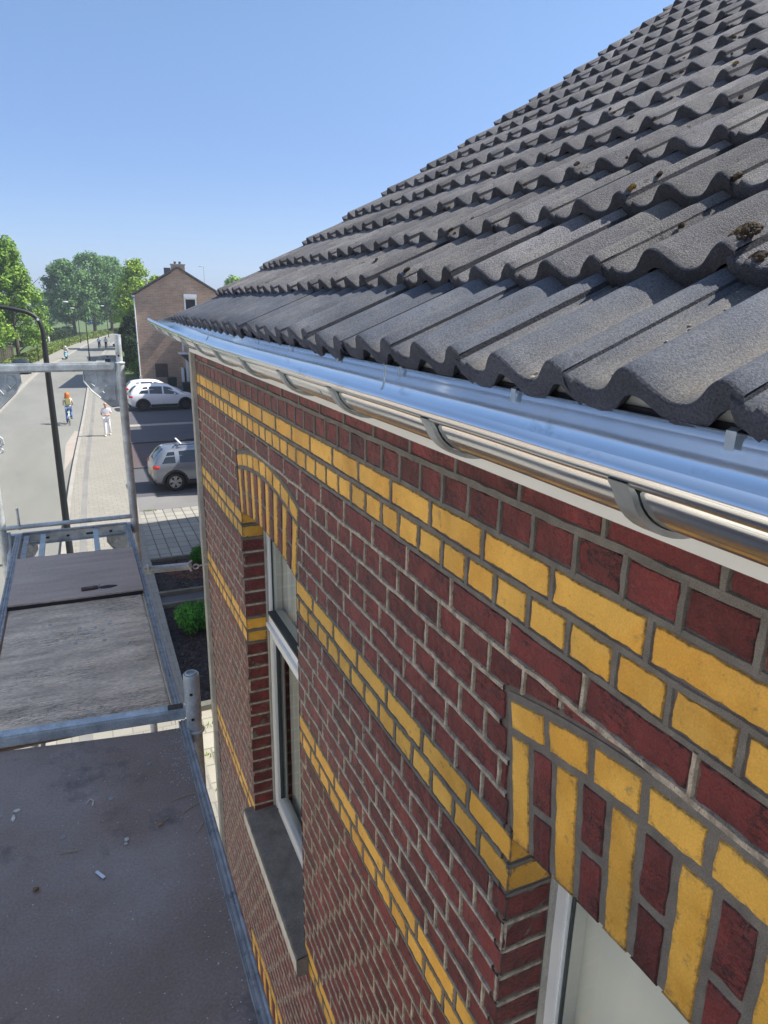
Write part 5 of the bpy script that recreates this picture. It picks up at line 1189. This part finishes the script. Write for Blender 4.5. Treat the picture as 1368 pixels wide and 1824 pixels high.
def person(loc, rz, J, shirt, legs, hair, label, hairtype='short', shoe=None, group=None, skirt=False, extra=None, scale=1., fingers=True):
    t = thing('person', (0, 0, 0), label, 'person', group); D = {}
    for k, v in J.items():
        if k.endswith('_'): D[k+'L'] = v; D[k+'R'] = (-v[0],)+tuple(v[1:])
        else: D[k] = v
    V = {k: (v[0], v[1], v[2]) for k, v in D.items()}
    B = {'pelvis': (*V['pelvis'], .13, .10), 'waist': (*V['waist'], .115, .09), 'chest': (*V['chest'], .145, .105), 'neck': (*V['neck'], .052), 'jaw': (*V['jaw'], .062, .075), 'skull': (*V['skull'], .080, .095), 'crown': (*V['crown'], .060, .07)}
    E_ = [('pelvis', 'waist'), ('waist', 'chest'), ('chest', 'neck'), ('neck', 'jaw'), ('jaw', 'skull'), ('skull', 'crown')]
    for s in 'LR':
        for k, r in (('hip_', .085), ('knee_', .055), ('ankle_', .036), ('toe_', .032), ('shoulder_', .055), ('elbow_', .038), ('wrist_', .026), ('palm_', .030)): B[k+s] = (*V[k+s], r)
        E_ += [('pelvis', 'hip_'+s), ('hip_'+s, 'knee_'+s), ('knee_'+s, 'ankle_'+s), ('ankle_'+s, 'toe_'+s), ('chest', 'shoulder_'+s), ('shoulder_'+s, 'elbow_'+s), ('elbow_'+s, 'wrist_'+s), ('wrist_'+s, 'palm_'+s)]
        if fingers:
            w_, p_ = Vector(V['wrist_'+s]), Vector(V['palm_'+s]); d = (p_-w_).normalized(); sd = d.cross(Vector((0, 0, 1))).normalized() if abs(d.z) < .9 else Vector((0, 1, 0))
            for q in range(5):
                o_ = (q-2)*.016; ln = (.05, .062, .07, .064, .05)[q]; a = p_+sd*o_+d*.018; e = a+d*ln+Vector((0, 0, -.012)) if q else p_+sd*(-.055)+d*.02
                B[f'f{q}{s}'] = (*a, .008); B[f'g{q}{s}'] = (*e, .007); E_ += [('palm_'+s, f'f{q}{s}'), (f'f{q}{s}', f'g{q}{s}')]
    skin('body', B, E_, m_skin, t)
    S_ = {'waist': (*V['waist'], .14, .115), 'belly': (V['pelvis'][0], V['pelvis'][1], V['pelvis'][2]+.02, .15, .12), 'chest': (*V['chest'], .165, .125), 'neck': (V['neck'][0], V['neck'][1], V['neck'][2]-.05, .075)}
    SE = [('belly', 'waist'), ('waist', 'chest'), ('chest', 'neck')]
    for s in 'LR':
        m_ = Vector(V['shoulder_'+s]).lerp(Vector(V['elbow_'+s]), .8); S_['shoulder_'+s] = (*V['shoulder_'+s], .075); S_['sleeve_'+s] = (*m_, .058); SE += [('chest', 'shoulder_'+s), ('shoulder_'+s, 'sleeve_'+s)]
    skin('shirt', S_, SE, shirt, t)
    L_ = {'pelvis': (*V['pelvis'], .145, .12)}; LE = []
    for s in 'LR':
        L_['hip_'+s] = (*V['hip_'+s], .10); L_['knee_'+s] = (*V['knee_'+s], .078); L_['ankle_'+s] = (*V['ankle_'+s], .068); LE += [('pelvis', 'hip_'+s), ('hip_'+s, 'knee_'+s), ('knee_'+s, 'ankle_'+s)]
    skin('trousers', L_, LE, legs, t)
    for s in 'LR':
        b = MB(); a = Vector(V['ankle_'+s]); e = Vector(V['toe_'+s]); c = a.lerp(e, .5); d = (e-a); b.sphere((c.x, c.y, c.z-.02), (.048, .13, .042), 0, 2); o = b.build('shoe', shoe or m_trimb, t)
    hd = Vector(V['skull']); b = MB()
    if hairtype == 'short': b.sphere(hd+Vector((0, -.018, .035)), (.090, .105, .095), 0, 3, .1)
    elif hairtype == 'long': b.sphere(hd+Vector((0, -.03, .03)), (.13, .135, .13), 0, 3, .35); b.sphere(hd+Vector((0, -.09, -.13)), (.15, .09, .17), 0, 3, .4)
    elif hairtype == 'pony': b.sphere(hd+Vector((0, -.018, .035)), (.095, .108, .1), 0, 3, .1); b.sphere(hd+Vector((0, -.12, .02)), (.04, .06, .10), 0, 2)
    else: b.sphere(hd+Vector((0, 0, .03)), (.135, .15, .135), 0, 3)
    b.build('helmet' if hairtype == 'helmet' else 'hair', hair, t)
    b = MB(); b.sphere(hd+Vector((0, .098, -.02)), (.014, .022, .02), 0, 2); b.build('nose', m_skin, t)
    for s in (-1, 1): b = MB(); b.sphere(hd+Vector((s*.034, .088, .008)), (.013, .008, .008), 0, 2); b.build('eye', m_trimb, t)
    b = MB(); b.sphere(hd+Vector((0, .088, -.068)), (.024, .008, .006), 0, 2); b.build('mouth', M('lips', (.35, .10, .09), .5), t)
    if extra: extra(t, V)
    t.location = loc; t.rotation_euler = (0, 0, rz); t.scale = (scale,)*3; return t
STAND = dict(pelvis=(0, 0, .97), waist=(0, 0, 1.10), chest=(0, -.01, 1.32), neck=(0, 0, 1.47), jaw=(0, .03, 1.53), skull=(0, .02, 1.60), crown=(0, .01, 1.66), hip_=(.085, 0, .92), knee_=(.095, .02, .50), ankle_=(.10, -.01, .09), toe_=(.11, .12, .04), shoulder_=(.175, -.01, 1.39), elbow_=(.22, -.03, 1.10), wrist_=(.22, .04, .86), palm_=(.22, .06, .79))
RIDE = dict(pelvis=(0, -.17, .98), waist=(0, -.10, 1.13), chest=(0, .02, 1.36), neck=(0, .08, 1.51), jaw=(0, .13, 1.56), skull=(0, .12, 1.64), crown=(0, .11, 1.70), hip_=(.085, -.15, .94), shoulder_=(.175, .03, 1.42), elbow_=(.24, .17, 1.17), wrist_=(.24, .38, 1.07), palm_=(.24, .44, 1.06))
def withj(base, **k):
    d = dict(base)
    for n in list(d):
        if n.endswith('_'): v = d.pop(n); d[n+'L'] = v; d[n+'R'] = (-v[0],)+tuple(v[1:])
    d.update(k); return d
RIDE2 = withj(RIDE, knee_L=(.12, .17, .72), ankle_L=(.13, .02, .34), toe_L=(.13, .13, .29), knee_R=(-.11, .10, .52), ankle_R=(-.13, -.02, .14), toe_R=(-.13, .10, .10))
WALK = withj(STAND, elbow_L=(.24, -.02, 1.12), wrist_L=(.10, .17, 1.08), palm_L=(.04, .20, 1.09), elbow_R=(-.24, -.02, 1.12), wrist_R=(-.08, .18, 1.10), palm_R=(-.02, .21, 1.12), knee_L=(.09, .10, .50), ankle_L=(.10, .16, .09), toe_L=(.11, .30, .05), knee_R=(-.09, .0, .50), ankle_R=(-.10, -.20, .12), toe_R=(-.11, -.08, .05))
cl_white = M('white cotton', (.74, .76, .80), .85, var=.06, vs=8); cl_jean = M('blue denim', (.10, .19, .38), .85, var=.12, vs=12); cl_top = M('pale top', (.60, .50, .42), .85, var=.05); h_red = M('ginger hair', (.50, .15, .03), .8, var=.3, vs=30); h_bl = M('light hair', (.42, .30, .20), .8, var=.2, vs=30); h_dk = M('dark hair', (.03, .02, .018), .8)
cl_dark = M('dark cloth', (.02, .022, .035), .9); cl_shoe = M('white shoe', (.6, .6, .6), .7)
def phone(t, V): b = MB(); b.box((.01, .235, 1.115), (.07, .012, .14), rot=Matrix.Rotation(-.7, 3, 'X'), bev=.003); o = b.build('phone', m_trimb, t)
person((.53, 37.3, GZ+.10), PI-.1, WALK, cl_white, cl_white, h_bl, 'person in white shirt and white trousers walking along the pavement with hands held together', 'short', cl_shoe)
def pack(t, V): b = MB(); b.box((0, -.155, 1.28), (.30, .16, .40), rot=Matrix.Rotation(-.3, 3, 'X'), bev=.05); b.box((0, -.245, 1.20), (.22, .05, .18), rot=Matrix.Rotation(-.3, 3, 'X'), bev=.02); o = b.build('rucksack', M('olive rucksack', (.22, .23, .10), .9, var=.1, vs=10), t)
person((-1.28, 42.6, GZ), 0, RIDE2, cl_top, cl_jean, h_red, 'person with long ginger hair, green rucksack and blue jeans riding a bicycle away', 'long', m_trimb, extra=pack)
def bicycle(loc, rz, mat, label):
    t = thing('bicycle', (0, 0, 0), label, 'bicycle', 'bicycles')
    for y in (-.52, .55):
        b = MB(); b.ring((0, y, .34), (1, 0, 0), .325, .018, 30, 6); wh = b.build('wheel', m_tyre, t)
        b = MB(); b.lathe((-.03, y, .34), (1, 0, 0), [(0, 0), (.025, 0), (.025, .06), (0, .06)], 10)
        for k in range(12): a = PI*k/6; b.tube([(0, y, .34), (0, y+.31*math.cos(a), .34+.31*math.sin(a))], .0022, 4)
        b.build('spokes', m_rim, wh)
    b = MB(); bb_, seat, head, ra, fa = (0, -.05, .30), (0, -.20, .78), (0, .36, .80), (0, -.52, .34), (0, .55, .34)
    for p, q in ((bb_, seat), (bb_, head), (seat, head), (bb_, ra), (seat, ra), (head, fa)): b.tube([p, q], .019, 8)
    b.build('frame', mat, t)
    b = MB(); b.tube([(0, .36, .80), (0, .33, 1.0)], .014, 8); b.tube([(-.28, .42, 1.04), (-.15, .36, 1.02), (.15, .36, 1.02), (.28, .42, 1.04)], .013, 8); b.build('handlebar', m_trimb, t)
    b = MB(); b.sphere((0, -.23, .88), (.09, .14, .035), 0, 2); b.tube([(0, -.20, .76), (0, -.22, .87)], .014, 8); b.build('saddle', m_trimb, t)
    b = MB(); b.lathe((-.04, -.05, .30), (1, 0, 0), [(0, 0), (.09, .0), (.09, .01), (0, .01)], 16)
    for s in (-1, 1): b.tube([(s*.05, -.05, .30), (s*.07, -.05+s*.02, .30+s*.16)], .010, 6); b.box((s*.12, -.05+s*.02, .30+s*.16), (.10, .08, .02))
    b.build('pedals', m_trimb, t)
    b = MB(); b.grid(10, 1, lambda u, v: (-.025+.05*v, -.52-.36*math.cos(u*2.4-.4), .34+.36*math.sin(u*2.4-.1)))
    b.box((0, -.50, .74), (.13, .36, .015)); b.box((0, -.89, .55), (.05, .02, .08)); b.build('mudguard', mat, t)
    t.location = loc; t.rotation_euler = (0, 0, rz); return t
bicycle((-1.28, 42.6, GZ), 0, M('pale bicycle paint', (.55, .60, .62), .4), 'pale city bicycle ridden by the person with ginger hair')
person((3.1, 115.5, GZ), -.05, RIDE2, M('light blue shirt', (.45, .58, .85), .85), cl_dark, h_dk, 'person in light blue shirt on the left of the two distant cyclists', 'short', group='distant cyclists', fingers=False)
bicycle((3.1, 115.5, GZ), -.05, cl_dark, 'dark bicycle under the distant cyclist in light blue')
person((4.05, 115.2, GZ), -.05, RIDE2, cl_white, cl_dark, h_dk, 'person in white on the right of the two distant cyclists', 'pony', group='distant cyclists', fingers=False)
bicycle((4.05, 115.2, GZ), -.05, cl_dark, 'dark bicycle under the distant cyclist in white')
person((-3.9, 119, GZ+.1), 1.2, STAND, cl_white, cl_white, h_bl, 'person in white standing by the left verge', 'short', group=None, fingers=False, scale=1.05)
person((2.3, 72.1, GZ+.1), PI, STAND, cl_dark, cl_dark, h_dk, 'person in dark clothes standing behind the scaffold gusset plate', 'short', fingers=False)
# moped and rider
MOP = withj(STAND, pelvis=(0, -.15, .84), waist=(0, -.13, .97), chest=(0, -.08, 1.18), neck=(0, -.05, 1.33), jaw=(0, 0, 1.38), skull=(0, -.01, 1.45), crown=(0, -.02, 1.51), hip_L=(.09, -.12, .80), hip_R=(-.09, -.12, .80), knee_L=(.16, .28, .66), knee_R=(-.16, .28, .66), ankle_L=(.14, .22, .30), ankle_R=(-.14, .22, .30), toe_L=(.14, .36, .27), toe_R=(-.14, .36, .27), shoulder_L=(.18, -.08, 1.25), shoulder_R=(-.18, -.08, 1.25), elbow_L=(.27, .10, 1.03), elbow_R=(-.27, .10, 1.03), wrist_L=(.28, .32, .98), wrist_R=(-.28, .32, .98), palm_L=(.27, .38, .98), palm_R=(-.27, .38, .98))
person((-1.5, 94.2, GZ), PI-.1, MOP, M('cream jacket', (.60, .56, .45), .85), cl_dark, M('white helmet', (.75, .75, .72), .2, coat=.5), 'moped rider with white helmet and cream jacket', 'helmet', fingers=False)
t = thing('moped', (0, 0, 0), 'light blue moped coming along the left side of the road', 'moped'); m_lb = P(M('light blue moped paint', (.22, .50, .60), .3, coat=.6), 'Coat Roughness', .05)
for y in (-.62, .62):
    b = MB(); b.ring((0, y, .24), (1, 0, 0), .20, .05, 24, 8); b.lathe((-.04, y, .24), (1, 0, 0), [(0, 0), (.15, 0), (.15, .08), (0, .08)], 16); b.build('wheel', m_tyre, t)
b = MB(); b.grid(12, 10, lambda u, v: (.24*math.sin(PI*(.12+.76*v))*(u-.5)*2, .42-.06*math.cos((u-.5)*PI)*-1-.1*v, .32+.68*v)); b.sphere((0, -.45, .55), (.17, .42, .22), 0, 3); b.box((0, .05, .30), (.34, .55, .06), bev=.02); b.sphere((0, .60, .42), (.11, .22, .10), 0, 3); b.build('bodywork', m_lb, t)
b = MB(); b.tube([(0, .45, .6), (0, .38, .98)], .025, 8); b.tube([(-.32, .34, 1.0), (0, .40, 1.0), (.32, .34, 1.0)], .016, 8); b.build('handlebar', m_trimb, t)
b = MB(); b.sphere((0, .49, .93), (.09, .07, .08), 0, 3); b.build('headlight', m_whitep, t); b = MB(); b.box((0, -.30, .76), (.26, .62, .08), bev=.03); b.build('seat', m_trimb, t); b = MB(); b.sphere((0, .50, .62), (.12, .03, .12), 0, 2); b.build('badge', m_whitep, t)
t.location = (-1.5, 94.2, GZ); t.rotation_euler = (0, 0, PI-.1)

# thin summer haze over the distance
b = MB(); b.box((160, 490, 24.5), (1460, 1180, 64.)); hz = b.build('haze', (hm := bpy.data.materials.new('haze')), fixn=True); hm.use_nodes = True; hn = hm.node_tree; hn.nodes.clear()
ho = hn.nodes.new('ShaderNodeOutputMaterial'); hv = hn.nodes.new('ShaderNodeVolumePrincipled'); hv.inputs['Color'].default_value = (.80, .88, 1, 1); hv.inputs['Density'].default_value = .0006; hv.inputs['Anisotropy'].default_value = .2; hn.links.new(hv.outputs[0], ho.inputs['Volume'])
tag(hz, 'thin bluish haze in the distance', kind='stuff')
